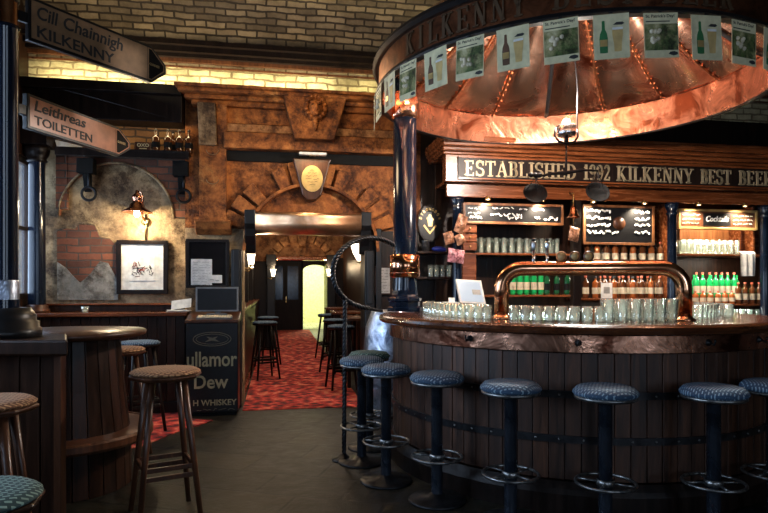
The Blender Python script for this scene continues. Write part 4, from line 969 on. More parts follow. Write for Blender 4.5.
# glasses along the inner edge of the bar
def angle_for(px, r):
    dx = (px - 384) / F
    return min(range(1500, 3700), key=lambda q: (0 if r * math.sin(R(q / 10)) < .9 else 9) + abs((1.58 + r * math.cos(R(q / 10))) / (5.2 + r * math.sin(R(q / 10))) - dx)) / 10
def bar_glasses(pa, pb, r, kind, z, lab, gp, sp):
    a, b = angle_for(pa, r), angle_for(pb, r); n = int(abs(R(b - a)) * r / sp)
    for i in range(n + 1): glass(kind, bp(r, a + (b - a) * i / max(1, n), z), lab, gp)
bar_glasses(430, 487, 1.21, 'tumbler', 1.1785, 'clear tumbler in the front row on the bar left of the copper pipe', 'front tumblers left of the pipe', .078)
bar_glasses(430, 485, 1.115, 'tumbler', 1.1785, 'clear tumbler in the back row on the bar left of the copper pipe', 'back tumblers left of the pipe', .078)
bar_glasses(514, 600, 1.21, 'tumbler', 1.1785, 'clear tumbler on the bar inside the left half of the pipe arch', 'tumblers inside the arch left', .078)
bar_glasses(514, 600, 1.115, 'tumbler', 1.1785, 'clear tumbler in the back row inside the left half of the pipe arch', 'back tumblers inside the arch left', .078)
bar_glasses(609, 672, 1.22, 'pint', 1.1785, 'bright pint glass in the front row inside the right half of the pipe arch', 'front pint glasses inside the arch right', .083)
bar_glasses(606, 672, 1.12, 'pint', 1.1785, 'pint glass in the back row inside the right half of the pipe arch', 'back pint glasses inside the arch right', .083)
bar_glasses(698, 790, 1.22, 'tumbler', 1.1785, 'clear tumbler on the bar right of the copper pipe', 'tumblers right of the pipe', .078)
bar_glasses(698, 790, 1.12, 'tumbler', 1.1785, 'clear tumbler in the back row on the bar right of the pipe', 'back tumblers right of the pipe', .078)
light('AREA', 'bar_glass_fill', (BX, BY - .55, 2.5), 30, (.95, 1, .92), .5, target=(BX + .1, BY - 1.1, 1.18))  # added light with no fixture, lifting the glasses on the bar
# POS screen and receipt printer on the left of the back bar
p = PY(474, 296, 6.55); ps = thing('cash_register', 'white cash register with tilted lit touch screen in front of the shelves', 'cash register', (p.x, 6.55, .97))
m_ = MB(); m_.box(-.17, .17, -.02, .3, .0, .20, M['plastic']); m_.build('drawer_base', ps, bevel=.01)
m_ = MB(); m_.obox((-.06, .08, .20), (.12, 0, 0), (0, .06, 0), (0, .03, .16), M['plastic']); m_.build('neck', ps, bevel=.01)
tx = Vector((.96, .0, -.06)).normalized(); ty = Vector((-.10, .30, .93)).normalized(); tn = tx.cross(ty)
oo = Vector((-.17, -.02, .26)); m_ = MB(); m_.obox(oo, tx * .31, ty * .29, tn * -.03, M['plastic']); hs = m_.build('screen_housing', ps, bevel=.008)
m_ = MB(); m_.obox(oo + tx * .02 + ty * .025 + tn * .001, tx * .27, ty * .24, tn * .002, M['screen']); m_.obox(oo + tx * .17 + ty * .11 + tn * .004, tx * .10, ty * .06, tn * .001, M['grey_pic']); m_.build('screen', hs)
pr_ = thing('receipt_printer', 'white receipt printer left of the tilted touch screen', 'printer', (p.x - .26, 6.5, .97)); m_ = MB(); m_.box(-.07, .07, 0, .2, 0, .27, M['plastic']); m_.box(-.06, .06, -.004, 0, .15, .2, M['black']); m_.build('housing', pr_, bevel=.012); m_ = MB(); m_.obox((-.035, .06, .27), (.07, 0, 0), (0, .002, 0), (0, .01, .05), M['white']); m_.build('receipt', pr_)
kb('side_counter', kx(416, 6.5), X0, 6.45, 7.24, 0, .94, 'wood_dark'); m_ = MB(); m_.box(kx(416, 6.5), kx(505, 6.5), 6.42, 6.71, .94, .97, M['wood_red']); m_.box(X0, kx(505, 6.5), 6.45, 6.75, 0, .94, M['wood_dark']); m_.build('side_worktop', bb, world=True, bevel=.005)
# white card inside the arch, small boxes, towel, snack bags, bell
c = PY(605, 292, 6.84); c.z = 1.27; m_ = MB(); m_.box(-.075, .075, 0, .006, 0, .19, M['label_white']); m_.box(-.04, .04, -.002, 0, .06, .14, M['grey_pic']); o = m_.build('card', at=(c.x, 6.80, 1.27)); tag(o, 'small white card with grey picture standing inside the pipe arch', 'card')
for i in range(3):
    x = kx(587 + 9 * i, 6.72); m_ = MB(); m_.box(-.04, .04, 0, .07, 0, .15, M['wood_orange']); m_.box(-.03, .03, -.002, 0, .05, .11, M['label_cream']); o = m_.build('snack_box', at=(x, 6.66, 1.0), bevel=.003); tag(o, 'small orange brown box with cream label behind the pipe arch', 'box', 'snack boxes behind the arch')
m_ = MB(); m_.box(kx(584, 6.68), kx(612, 6.68), 6.62, 6.75, .97, 1.0, M['wood_red']); m_.build('raised_tray', bb, world=True)
m_ = MB(); tw = .21; pts_ = [(x_ / 8 * tw - tw / 2, .018 * math.sin(x_ * 1.9)) for x_ in range(9)]; vs = []
for z, s_ in ((.02, 1), (0, 1), (-.02, 1.02), (-.15, .98), (-.30, .94)):
    for a, b in pts_: vs.append((a * s_, b - .03 + (0.03 if z > 0 else 0), z))
for z, s_ in ((.02, 1), (0, 1), (-.02, 1.02), (-.15, .98), (-.30, .94)):
    for a, b in pts_: vs.append((a * s_, b - .015 + (0.03 if z > 0 else 0), z))
fs = []
for L_ in (0, 45):
    for j in range(4):
        for i in range(8): a = L_ + j * 9 + i; fs.append((a, a + 1, a + 10, a + 9))
m_.add(vs, fs, M['towel'], True); p = PY(748, 255, 6.78); o = m_.build('towel', at=(p.x, 6.80, p.z + .03)); tag(o, 'white folded towel hanging below the right hand shelf', 'towel')
def snack(px, py, w, h, mat, lab, rz):
    p = PY(px, py, 6.62); m_ = MB(); rr_ = random.Random(px); vs = []; k = 8
    for i in range(k + 1):
        for j in range(6):
            a = i / k; b = j / 5; puff = .05 * math.sin(math.pi * a) ** .6 * math.sin(math.pi * b) ** .6 + rr_.uniform(-.012, .012); vs.append(((b - .5) * w, -puff, (a - .5) * h))
    n1 = len(vs)
    for q in vs[:n1]: vs.append((q[0], -q[1] * .8 + .004, q[2]))
    fs = []
    for L_ in (0, n1):
        for i in range(k):
            for j in range(5): a = L_ + i * 6 + j; fs.append((a, a + 1, a + 7, a + 6))
    m_.add(vs, fs, M[mat], True); m_.tube([(0, 0, h / 2), (0, .02, h / 2 + .06)], .004, M['iron'], 6)
    o = m_.build('snack_bag', at=p); o.rotation_euler = (0, rz, .3); tag(o, lab, 'snack bag', 'snack bags hanging on the left post')
M['foil_pink'] = stone('pink foil bag', [(.15, .05, .08), (.45, .2, .25), (.5, .4, .45)], 20, .25, .2); M['foil_tan'] = stone('tan foil bag', [(.08, .04, .02), (.4, .2, .12), (.55, .4, .3)], 18, .3, .2)
snack(461, 224, .13, .22, 'foil_tan', 'tan snack bag hanging highest on the left black post', .35); snack(449, 238, .13, .14, 'foil_tan', 'crumpled tan snack bag hanging left of the post', -.3); snack(460, 239, .12, .12, 'foil_tan', 'small tan snack bag in the middle of the hanging bunch', -.5)
snack(456, 256, .22, .16, 'foil_pink', 'wide pink snack bag lowest in the hanging bunch', .1); snack(574, 234, .16, .17, 'foil_tan', 'snack bag hanging under the brass bell', .2)
p = PY(573.5, 212, 6.60); be = thing('brass_bell', 'brass bell hanging in front of the middle wooden post', 'bell', p)
m_ = MB(); m_.lathe([(0, .075), (.02, .072), (.035, .05), (.042, .01), (.05, -.03), (.075, -.06), (.078, -.068), (.07, -.068), (.045, -.03), (0, .06)], M['copper_pipe'], n=28); m_.build('bell_body', be)
m_ = MB(); m_.tube([(0, 0, .07), (0, 0, .22), (0, .10, .24)], .008, M['brass']); m_.build('hook', be); m_ = MB(); m_.tube([(0, 0, -.03), (0, 0, -.10), (.0, 0, -.16)], [.006, .006, .004], M['brass']); blob((0, 0, -.08), (.014, .014, .014), M['brass'], 8, mm=m_); m_.build('clapper', be)
# ------------------------------------------------------------------ niche left of the back bar
p = PY(430, 223, 7.2); pq = thing('oval_sign', 'dark oval wooden sign with gold archer shield and curved lettering', 'sign', (p.x, 7.24, p.z))
m_ = MB(); pl = [(.155 * math.cos(t), .235 * math.sin(t)) for t in [2 * math.pi * i / 36 for i in range(36)]]; m_.prism(pl, (0, 0, 0), U, V, (0, -.03, 0), M['wood_black']); m_.prism([(a * .93, b * .93) for a, b in pl], (0, -.03, 0), U, V, (0, -.006, 0), M['black']); m_.build('oval_board', pq, bevel=.004)
m_ = MB()
for k, chh in enumerate('STRONGBOW'):
    a = R(158 - k * 17); c = Vector((.112 * math.cos(a), -.037, .165 * math.sin(a) - .01)); nu_ = Vector((math.cos(a), 0, math.sin(a))); u_ = Vector((nu_.z, 0, -nu_.x)); text(m_, chh, c - u_ * .013, u_, nu_, W, .026, .036, M['gold'], ext=.003)
m_.build('lettering', pq)
m_ = MB(); g_ = M['gold']; sh = [(-.07, .03), (0, -.06), (.07, .03), (.085, .015), (0, -.09), (-.085, .015)]; m_.prism(sh, (0, -.037, -.05), U, V, (0, -.003, 0), g_)
m_.prism([(-.02, -.06), (.03, -.06), (.035, 0), (.05, .03), (.02, .05), (.015, .08), (-.01, .09), (-.02, .06), (-.045, .04), (-.03, .01)], (0, -.037, .02), U, V, (0, -.003, 0), g_); m_.build('archer_emblem', pq)
for z, pyn in ((1.84, 250), (1.53, 276)):
    x0, x1 = kx(418, 7.0), kx(452, 7.0); m_ = MB(); m_.box(x0, x1, 7.02, 7.29, z - .025, z, M['wood_dark']); o = m_.build('niche_shelf', loc=((x0 + x1) / 2, 7.15, z), bevel=.003); tag(o, ('upper' if z > 1.7 else 'lower') + ' dark wooden shelf in the niche below the oval sign', 'shelf')
p = kx(426, 7.1); m_ = MB(); m_.lathe([(0, 0), (.045, 0), (.045, .12), (.048, .125), (.048, .135), (0, .135)], M['iron_rub'], n=20); o = m_.build('tin', at=(p, 7.12, 1.84)); tag(o, 'grey metal tin on the upper niche shelf', 'tin')
M['blue_bag'] = plain('blue crinkled bag', (.03, .05, .35), .4)
m_ = MB(); blob((0, 0, .035), (.085, .05, .035), M['blue_bag'], 12, mm=m_); blob((.05, 0, .03), (.05, .04, .03), M['blue_bag'], 12, mm=m_); o = m_.build('cloth_bag', at=(kx(439, 7.1), 7.12, 1.84)); tag(o, 'crumpled blue bag on the upper niche shelf', 'bag')
for i, px in enumerate((431, 437, 443, 449)): glass('pint', (kx(px, 7.1), 7.12, 1.53), 'small glass on the lower niche shelf', 'glasses on the lower niche shelf')
# ================================================================== LEFT WALL SIDE
# counter under the lamp
wc = thing('wall_counter', 'dark panelled counter under the wall lamp and framed picture', 'counter', (-1.9, 7.2, 0))
xc1 = kx(187, 7.0)
m_ = MB(); m_.box(XL + .01, xc1, 6.98, 7.44, 1.085, 1.125, M['wood_red']); m_.build('counter_top', wc, world=True, bevel=.008)
m_ = MB(); m_.box(XL + .01, xc1, 7.38, 7.44, 1.125, 1.20, M['wood_dark']); m_.box(XL + .01, xc1, 7.35, 7.44, 1.20, 1.22, M['wood_red']); m_.build('backsplash', wc, world=True, bevel=.006)
m_ = MB(); x = XL + .02
while x < xc1 - .1: m_.box(x, x + .095, 7.04, 7.07, .13, 1.085, M['wood_dark']); x += .10
m_.box(XL + .01, xc1 - .02, 7.07, 7.1, 0, 1.085, M['wood_black']); m_.build('plank_front', wc, world=True, bevel=.004)
m_ = MB(); m_.box(XL + .01, xc1 - .01, 7.0, 7.07, 0, .13, M['wood_black']); m_.build('plinth', wc, world=True, bevel=.004)
# round black column
p = PY(38, 287, 7.25); x = p.x
cl_ = thing('round_column', 'glossy blue-black round column on the counter beside the left window', 'column', (x, 7.22, 1.126))
m_ = MB(); m_.lathe([(0, 0), (.13, 0), (.13, .03), (.11, .05), (.115, .07), (.09, .09)], M['wood_brown'], n=32); m_.build('base', cl_)
m_ = MB(); m_.lathe([(.088, .09), (.082, 1.6), (.085, 1.66)], M['column'], n=36); m_.build('shaft', cl_)
m_ = MB(); m_.lathe([(.085, 1.66), (.11, 1.68), (.09, 1.70), (.12, 1.75), (.13, 1.80), (.13, 1.84), (0, 1.84)], M['wood_black'], n=32); m_.box(-.15, .15, -.15, .15, 1.84, 2.15, M['wood_black']); m_.build('capital', cl_, label='dark moulded capital')
# bottle shelf
x0, x1 = PY(60, 157, 7.3).x, PY(191, 157, 7.3).x
sh = thing('bottle_shelf', 'long dark shelf high over the wall lamp carrying old bottles', 'shelf', ((x0 + x1) / 2, 7.4, 2.93))
m_ = MB(); m_.box(x0, x1, 7.13, 7.39, 2.925, 2.96, M['wood_black']); m_.box(x0, x1, 7.13, 7.16, 2.87, 2.925, M['wood_black']); m_.build('board', sh, world=True, bevel=.004)
for px in (86, 181):
    bx = PY(px, 180, 7.3).x; m_ = MB(); m_.box(bx - .09, bx + .09, 7.25, 7.39, 2.70, 2.87, M['matt_black']); m_.prism([(0, 2.70), (.1, 2.70), (.02, 2.50), (0, 2.50)], (bx - .04, 7.39, 0), (0, -1, 0), (0, 0, 1), (.08, 0, 0), M['matt_black']); m_.build('bracket', sh, world=True, bevel=.008)
    m_ = MB(); m_.tube([(bx + .03 + .075 * math.cos(t), 7.30, 2.47 + .075 * math.sin(t)) for t in [2 * math.pi * k / 20 for k in range(20)]], .016, M['trim_black'], 8, closed=True); m_.tube([(bx + .03, 7.30, 2.54), (bx + .03, 7.30, 2.71)], .014, M['iron']); m_.build('iron_ring', sh, world=True)
ob_ = ['leftmost', 'second', 'third', 'fourth', 'rightmost']
for i, px in enumerate((156, 168, 173, 179.5, 189)):
    y = 7.33 if i == 2 else 7.22; o = bottle('beer', (PY(px, 157, y).x, y, 2.96), 'old dark glass bottle on the high shelf, %s of the five bottles' % ob_[i], 'old bottles on the high shelf')
x = PY(143, 150, 7.2).x; m_ = MB(); m_.box(-.09, .09, -.02, .06, 0, .105, M['wood_brown']); o = m_.build('tin_box', at=(x, 7.22, 2.96), bevel=.01); tag(o, 'small brown tin box with cream letters left of the high shelf bottles', 'tin')
lm = MB(); text(lm, 'OXO', (-.065, -.02, .045), U, V, W, .13, .04, M['cream'], ext=.002); lm.obox((-.04, -.021, .02), (.08, 0, 0), (0, .001, 0), (0, 0, .01), M['cream']); lm.build('lettering', o)
light('AREA', 'shelf_brick_light', (-1.6, 7.19, 3.26), 1.6, (1, .7, .35), 1.2, (R(25), 0, 0), sy=.04)
# small high glazed pane at the left end of the shelf
m_ = MB(); p = PY(70, 146, 7.30); m_.obox((-.13, 0, -.06), (.28, 0, -.06), (0, .03, 0), (-.03, 0, .11), M['label_white']); o = m_.build('shade_panel', at=(p.x, 7.30, 3.02)); tag(o, 'small tilted white panel above the left end of the high shelf', 'panel')
# wall lamp
p = PY(137, 212, 7.15); wl = thing('wall_lamp', 'copper swan-neck wall lamp with wide shade lighting the plaster', 'lamp', (p.x, 7.43, p.z))
m_ = MB(); m_.lathe([(0, 0), (.05, 0), (.05, -.02), (.02, -.03), (0, -.03)], M['brass'], (.04, 0, -.08), 20, axis=(0, 1, 0)); m_.tube([(.04, -.015, -.32), (.04, -.015, .0)], .012, M['brass']); m_.build('wall_plate', wl)
m_ = MB(); m_.tube([(.04, -.02, -.08), (.03, -.12, -.05), (.05, -.26, .05), (.07, -.30, .14), (.05, -.30, .22), (0, -.28, .24)], .010, M['copper_pipe'], 10); m_.build('arm', wl)
sc_ = Vector((0, -.28, 0)); m_ = MB(); m_.lathe([(0, .25), (.018, .24), (.02, .21), (.045, .19), (.06, .16), (.045, .13), (.05, .105), (.075, .09), (.085, .05), (.165, .0), (.168, -.006), (.160, -.006), (.07, .035), (0, .04)], M['copper'], sc_, 32); m_.build('lamp_shade', wl, label='wide flared copper shade')
m_ = MB(); blob(sc_ + Vector((0, 0, -.015)), (.032, .032, .042), M['bulb_spot'], mm=m_); m_.build('bulb', wl)
light('POINT', 'wall_lamp_bulb', (p.x, 7.15, p.z - .05), 50, (1, .80, .50), .05)
# framed picture
def framed(pa, pb, pt, pbm, y, lab, wfr, name='framed_picture', matfr='wood_black', cat='picture'):
    a = PY(pa, pt, y); b = PY(pb, pbm, y); o = thing(name, lab, cat, ((a.x + b.x) / 2, y, (a.z + b.z) / 2)); m_ = MB(); x0, x1, z0, z1 = a.x, b.x, b.z, a.z
    for bx in ((x0, x1, z0, z0 + wfr), (x0, x1, z1 - wfr, z1), (x0, x0 + wfr, z0 + wfr, z1 - wfr), (x1 - wfr, x1, z0 + wfr, z1 - wfr)): m_.box(bx[0], bx[1], y - .03, y + .015, bx[2], bx[3], M[matfr])
    m_.build('frame', o, world=True, bevel=.006); return o, x0, x1, z0, z1
o, x0, x1, z0, z1 = framed(117, 168, 240, 294, 7.42, 'black framed sketch print with white mount below the wall lamp', .05)
m_ = MB(); m_.box(x0 + .04, x1 - .04, 7.405, 7.42, z0 + .04, z1 - .04, M['white']); m_.build('mount', o, world=True)
m_ = MB(); cx_, cz_ = (x0 + x1) / 2, (z0 + z1) / 2 + .0; m_.box(cx_ - .14, cx_ + .14, 7.400, 7.405, cz_ - .16, cz_ + .16, M['label_white']); rs = random.Random(8)
for k in range(26):
    a = Vector((cx_ + rs.uniform(-.11, .11), 7.399, cz_ + rs.uniform(-.11, .04))); m_.tube([a, a + Vector((rs.uniform(-.04, .04), 0, rs.uniform(-.02, .05))), a + Vector((rs.uniform(-.05, .05), 0, rs.uniform(-.04, .04)))], .004, M['ink'] if k % 4 else M['label_red'], 4, smooth=False)
m_.build('sketch', o, world=True)
# mirror with paper notes
o, x0, x1, z0, z1 = framed(186, 229, 239, 288, 7.22, 'dark framed mirror board with white notices above the monitor', .035, 'notice_board', cat='board')
M['mirror'] = plain('dark mirror', (.03, .03, .035), .08, .7)
m_ = MB(); m_.box(x0 + .03, x1 - .03, 7.205, 7.22, z0 + .03, z1 - .03, M['mirror']); m_.build('mirror_panel', o, world=True)
a, b = PY(191, 259, 7.2), PY(212, 287, 7.2); m_ = MB(); m_.box(a.x, b.x, 7.200, 7.204, b.z, a.z, M['white']); rs = random.Random(2)
for k in range(9): scribble(m_, (a.x + .02, 7.2, a.z - .045 - k * .032), U, V, W, .19, .015, M['grey_pic'], rs, .002)
ob = m_.build('notice_sheet', loc=((a.x + b.x) / 2, 7.2, b.z)); tag(ob, 'large white notice sheet on the dark mirror board', 'paper')
a, b = PY(208, 275, 7.19), PY(222, 283, 7.19); m_ = MB(); m_.box(a.x, b.x, 7.192, 7.197, b.z, a.z, M['white']); scribble(m_, (a.x + .02, 7.191, b.z + .02), U, V, W, .1, .03, M['grey_pic'], rs, .003); ob = m_.build('note_card', loc=((a.x + b.x) / 2, 7.19, b.z)); tag(ob, 'small white card overlapping the notice sheet, right side', 'card')
# whiskey cabinet
p0, p1 = PY(186, 415, 6.78), PY(238, 415, 6.78); cw = p1.x - p0.x
cb = thing('whiskey_cabinet', 'black cabinet with old gold whiskey lettering under the monitor', 'cabinet', ((p0.x + p1.x) / 2, 7.0, 0))
m_ = MB(); m_.box(-cw / 2, cw / 2, -.22, .18, .04, 1.02, M['black']); m_.box(-cw / 2 + .02, cw / 2 - .02, -.20, .16, 0, .04, M['matt_black']); m_.build('body', cb, bevel=.008)
m_ = MB(); m_.add([(-cw / 2 - .01, -.24, 1.02), (cw / 2 + .01, -.24, 1.02), (cw / 2 + .01, .19, 1.02), (-cw / 2 - .01, .19, 1.02), (-cw / 2 - .01, -.24, 1.05), (cw / 2 + .01, -.24, 1.05), (cw / 2 + .01, .19, 1.13), (-cw / 2 - .01, .19, 1.13)], [(0, 1, 2, 3), (4, 7, 6, 5), (0, 4, 5, 1), (1, 5, 6, 2), (2, 6, 7, 3), (3, 7, 4, 0)], M['wood_brown']); m_.build('sloped_top', cb, bevel=.006)
M['gold_worn'] = plain('worn gold lettering', (.30, .27, .15), .5); M['gold_faint'] = plain('faint gold lettering', (.10, .09, .055), .5)
m_ = MB(); yf = -.2205
text(m_, 'ullamor', (-cw / 2 + .01, yf, .54), U, V, W, cw - .02, .165, M['gold_worn'], ext=.002); text(m_, 'Dew', (-.19, yf, .30), U, V, W, .36, .15, M['gold_worn'], ext=.002)
text(m_, 'H WHISKEY', (-.20, yf, .115), U, V, W, .46, .065, M['gold_worn'], ext=.002); text(m_, 'JOHN DISTILLERS', (-.20, yf, .145), U, V, W, .42, .035, M['gold_faint'], ext=.002) if False else scribble(m_, (-.16, yf, .055), U, V, W, .4, .03, M['gold_faint'], random.Random(4), .003)
m_.tube([(.20 * math.cos(t), yf, .84 + .075 * math.sin(t)) for t in [2 * math.pi * k / 36 for k in range(36)]], .004, M['gold_faint'], 6, closed=True); m_.tube([(.17 * math.cos(t), yf, .84 + .055 * math.sin(t)) for t in [2 * math.pi * k / 36 for k in range(36)]], .003, M['gold_faint'], 6, closed=True)
m_.prism([(-.08, -.03), (-.03, 0), (-.06, .03), (0, .015), (.06, .03), (.03, 0), (.08, -.03), (0, -.015)], (0, yf, .84), U, V, (0, -.002, 0), M['gold_faint']); m_.build('lettering', cb, label='worn gold lettering with oval crest')
# monitor and keyboard
mo = thing('monitor', 'flat screen monitor with silver frame standing on the black cabinet', 'monitor', (cb.location.x + .03, 7.02, 1.10))
m_ = MB(); m_.box(-.11, .11, -.05, .09, -.002, .012, M['plastic_dark']); m_.box(-.03, .03, .03, .06, .01, .1, M['plastic_dark']); m_.build('stand', mo, bevel=.003)
m_ = MB(); m_.box(-.235, .235, .0, .035, .03, .31, M['plastic_dark']); m_.build('bezel', mo, bevel=.006)
m_ = MB(); m_.box(-.215, .215, -.004, .0, .05, .29, M['black']); m_.build('screen', mo)
m_ = MB(); m_.obox((-.19, 0, 0), (.38, 0, 0), (0, .12, .022), (0, -.004, .018), M['plastic_dark'])
for r_ in range(4):
    for k in range(13): m_.obox((-.18 + k * .028, .008 + r_ * .028, .020 + r_ * .0052), (.023, 0, 0), (0, .022, .004), (0, -.001, .006), M['label_cream'])
o = m_.build('keyboard', at=(cb.location.x + .02, 6.79, 1.053)); tag(o, 'pale keyboard on the sloped cabinet top below the monitor', 'keyboard')
# leaflets and tealight on the counter
m_ = MB(); rs = random.Random(1)
for k in range(5): m_.obox((-.12 + rs.uniform(-.02, .02), -.1 + rs.uniform(-.02, .02), .004 * k + (.012 if k else 0) * 0), (.22, .03 * rs.uniform(-1, 1), 0), (rs.uniform(-.03, .03), .17, .0), (0, 0, .0035), M['white'])
m_.obox((-.10, .02, .02), (.22, .0, .03), (.0, .03, .10), (0, -.004, .002), M['white']); o = m_.build('leaflet_pile', at=(kx(180, 7.2), 7.2, 1.127)); tag(o, 'loose pile of white leaflets at the right end of the wall counter', 'papers')
tl = thing('tealight_holder', 'small clear glass tealight holder on the wall counter', 'candle holder', (kx(85, 7.08), 7.08, 1.126)); m_ = MB(); m_.lathe([(0, 0), (.03, 0), (.045, .07), (.041, .07), (.027, .008), (0, .008)], M['glass'], n=20); m_.build('cup', tl); m_ = MB(); m_.lathe([(0, .01), (.022, .01), (.022, .03), (0, .03)], M['label_white'], n=16); m_.build('candle', tl)

# ================================================================== SIGNPOST AND SNUG COUNTER
sp = c2w(-2.195, 3.475); 
po2 = thing('signpost', 'dark signpost with copper top standing on the snug counter', 'signpost', (sp.x, sp.y, 1.12))
m_ = MB(); m_.lathe([(0, 0), (.19, 0), (.19, .05), (.175, .055), (.175, .09), (.16, .095), (.16, .125), (.15, .14), (.13, .17), (0, .17)], M['black'], n=32); m_.build('base', po2)
m_ = MB(); m_.lathe([(.075, .165), (.068, .3), (.068, 1.78), (.078, 1.80), (0, 1.8)], M['column'], n=28); m_.lathe([(.072, .18), (.073, .32), (.068, .33)], M['keg'], n=28); m_.build('pole', po2)
m_ = MB(); m_.lathe([(.066, 1.8), (.066, 2.06), (.066, 2.6), (0, 2.6)], M['copper_pipe'], n=28); m_.lathe([(.066, 1.94), (.075, 1.95), (.075, 2.0), (.066, 2.01)], M['black'], n=28); m_.build('copper_top', po2, label='copper upper pole')
def finger(name, p0, dirv, L, h, face, l1, l2, lab, seg, gw):
    p0 = Vector(p0); u_ = Vector(dirv).normalized(); v_ = Vector((0, 0, 1)); n_ = u_.cross(v_); n_ = n_ if n_.dot(Vector((0, 0, 0)) - p0) > 0 else -n_
    n_.z = 0; o = thing(name, lab, 'sign', p0); tip = .13
    pl = [(0, -h / 2), (L - tip, -h / 2), (L, -.0 - h * .12), (L, h * .12), (L - tip, h / 2), (0, h / 2)]
    m_ = MB(); m_.prism(pl, p0 - n_ * .02, u_, v_, n_ * .035, M['black']); m_.obox(p0 - u_ * .06 - n_ * .02 - v_ * .03, u_ * .08, n_ * .03, v_ * .06, M['black']); m_.build('frame', o, world=True, bevel=.004)
    i = .018; m_ = MB(); m_.prism([(i, -h / 2 + i), (L - tip - .035, -h / 2 + i), (L - tip - .035, h / 2 - i), (i, h / 2 - i)], p0 + n_ * .0155, u_, v_, n_ * .002, face); m_.build('face', o, world=True)
    m_ = MB(); s0 = L - tip - .03; m_.prism([(s0, -h / 2 + i), (L - tip, -h / 2 + i), (L - i, -h * .08), (L - i, h * .08), (L - tip, h / 2 - i), (s0, h / 2 - i)], p0 + n_ * .0155, u_, v_, n_ * .002, face); m_.prism([(s0 + .008, -h / 2 + i + .008), (L - tip, -h / 2 + i + .008), (L - i - .01, -h * .07), (L - i - .01, h * .07), (L - tip, h / 2 - i - .008), (s0 + .008, h / 2 - i - .008)], p0 + n_ * .0175, u_, v_, n_ * .001, M['matt_black']); m_.build('tip_plate', o, world=True)
    m_ = MB(); q = p0 + n_ * .018; x = .05
    for word, sz in l1:
        text(m_, word, q + u_ * x + v_ * (.012 if 'g' not in word else -.012), u_, v_, n_, sz, h * .31 if 'g' not in word else h * .31 + .025, M['ink'], .0 + .15, ext=.002); x += sz + .035
    text(m_, l2, q + u_ * .05 - v_ * (h / 2 - .035), u_, v_, n_, gw, h * .26, M['ink'], ext=.002); text(m_, 'GUINNESS', q + u_ * (s0 + .012) - v_ * .01, u_, v_, n_, .085, .018, M['gold_dull'], ext=.002); m_.build('lettering', o, world=True)
    return o
d1 = c2w(.505, .863); q0 = c2w(-2.125, 3.57)
finger('street_sign', (q0.x, q0.y, 3.01), d1, 1.0, .262, M['sign_tan'], [('Cill', .13), ('Chainnigh', .42)], 'KILKENNY', 'upper tan finger sign reading Cill Chainnigh Kilkenny, pointing right', .2, .52)
d2 = c2w(.252, .968); q1 = c2w(-2.135, 3.57)
finger('street_sign', (q1.x, q1.y, 2.46), d2, .93, .21, M['sign_orange'], [('Leithreas', .42)], 'TOILETTEN', 'lower orange finger sign reading Leithreas Toiletten, pointing right', .2, .48)
# snug counter: slab on panelled body
cc = lambda X, Y, z=0: c2w(X, Y, z)
sg = thing('snug_counter', 'dark panelled counter block carrying the signpost at the left edge', 'counter', cc(-2.3, 3.6))
ux, uy = cc(1, 0), cc(0, 1)
m_ = MB(); m_.prism([(-3.35, 3.28), (-1.73, 3.28), (-1.965, 3.72), (-3.35, 3.72)], (0, 0, 1.03), ux, uy, (0, 0, .09), M['wood_dark']); m_.build('slab', sg, world=True, bevel=.014)
m_ = MB(); m_.prism([(-3.3, 3.385), (-1.82, 3.385), (-1.985, 3.69), (-3.3, 3.69)], (0, 0, 0), ux, uy, (0, 0, 1.03), M['wood_dark']); m_.build('body', sg, world=True, bevel=.004)
m_ = MB()
for k in range(13): m_.obox(cc(-3.3 + .115 * k, 3.355, .1), ux * .108, uy * .025, Vector((0, 0, .93)), M['wood_dark'])
m_.obox(cc(-1.84, 3.34, 0), ux * .04, uy * .06, Vector((0, 0, 1.03)), M['wood_brown']); m_.build('plank_front', sg, world=True, bevel=.004)
# round half-barrel table
TC = cc(-2.25, 4.28)
rt = thing('barrel_table', 'round plank-sided barrel table with curved seat ledge behind the counter', 'table', TC)
m_ = MB(); m_.lathe([(0, 1.055), (.49, 1.055), (.515, 1.07), (.52, 1.09), (.51, 1.10), (0, 1.10)], M['wood_brown'], n=48); m_.build('table_top', rt)
m_ = MB()
for k in range(26):
    a0, a1 = 2 * math.pi * k / 26, 2 * math.pi * (k + .95) / 26; vs = []
    for z, r_ in ((0, .42), (.35, .41), (.7, .37), (1.055, .34)):
        for rr_, t in ((r_ - .04, a0), (r_, a0), (r_, a1), (r_ - .04, a1)): vs.append((rr_ * math.cos(t), rr_ * math.sin(t), z))
    fs = [(0, 1, 2, 3), (12, 15, 14, 13)]
    for j in range(3): fs += [(4 * j + q, 4 * j + (q + 1) % 4, 4 * j + 4 + (q + 1) % 4, 4 * j + 4 + q) for q in range(4)]
    m_.add(vs, fs, M['wood_dark'])
m_.build('plank_drum', rt, bevel=.004)
m_ = MB(); m_.arc([(.40, .33), (.55, .33), (.565, .35), (.565, .39), (.55, .405), (.40, .405)], M['wood_brown'], (0, 0, 0), R(-100), R(120), 50); m_.build('seat_ledge', rt)

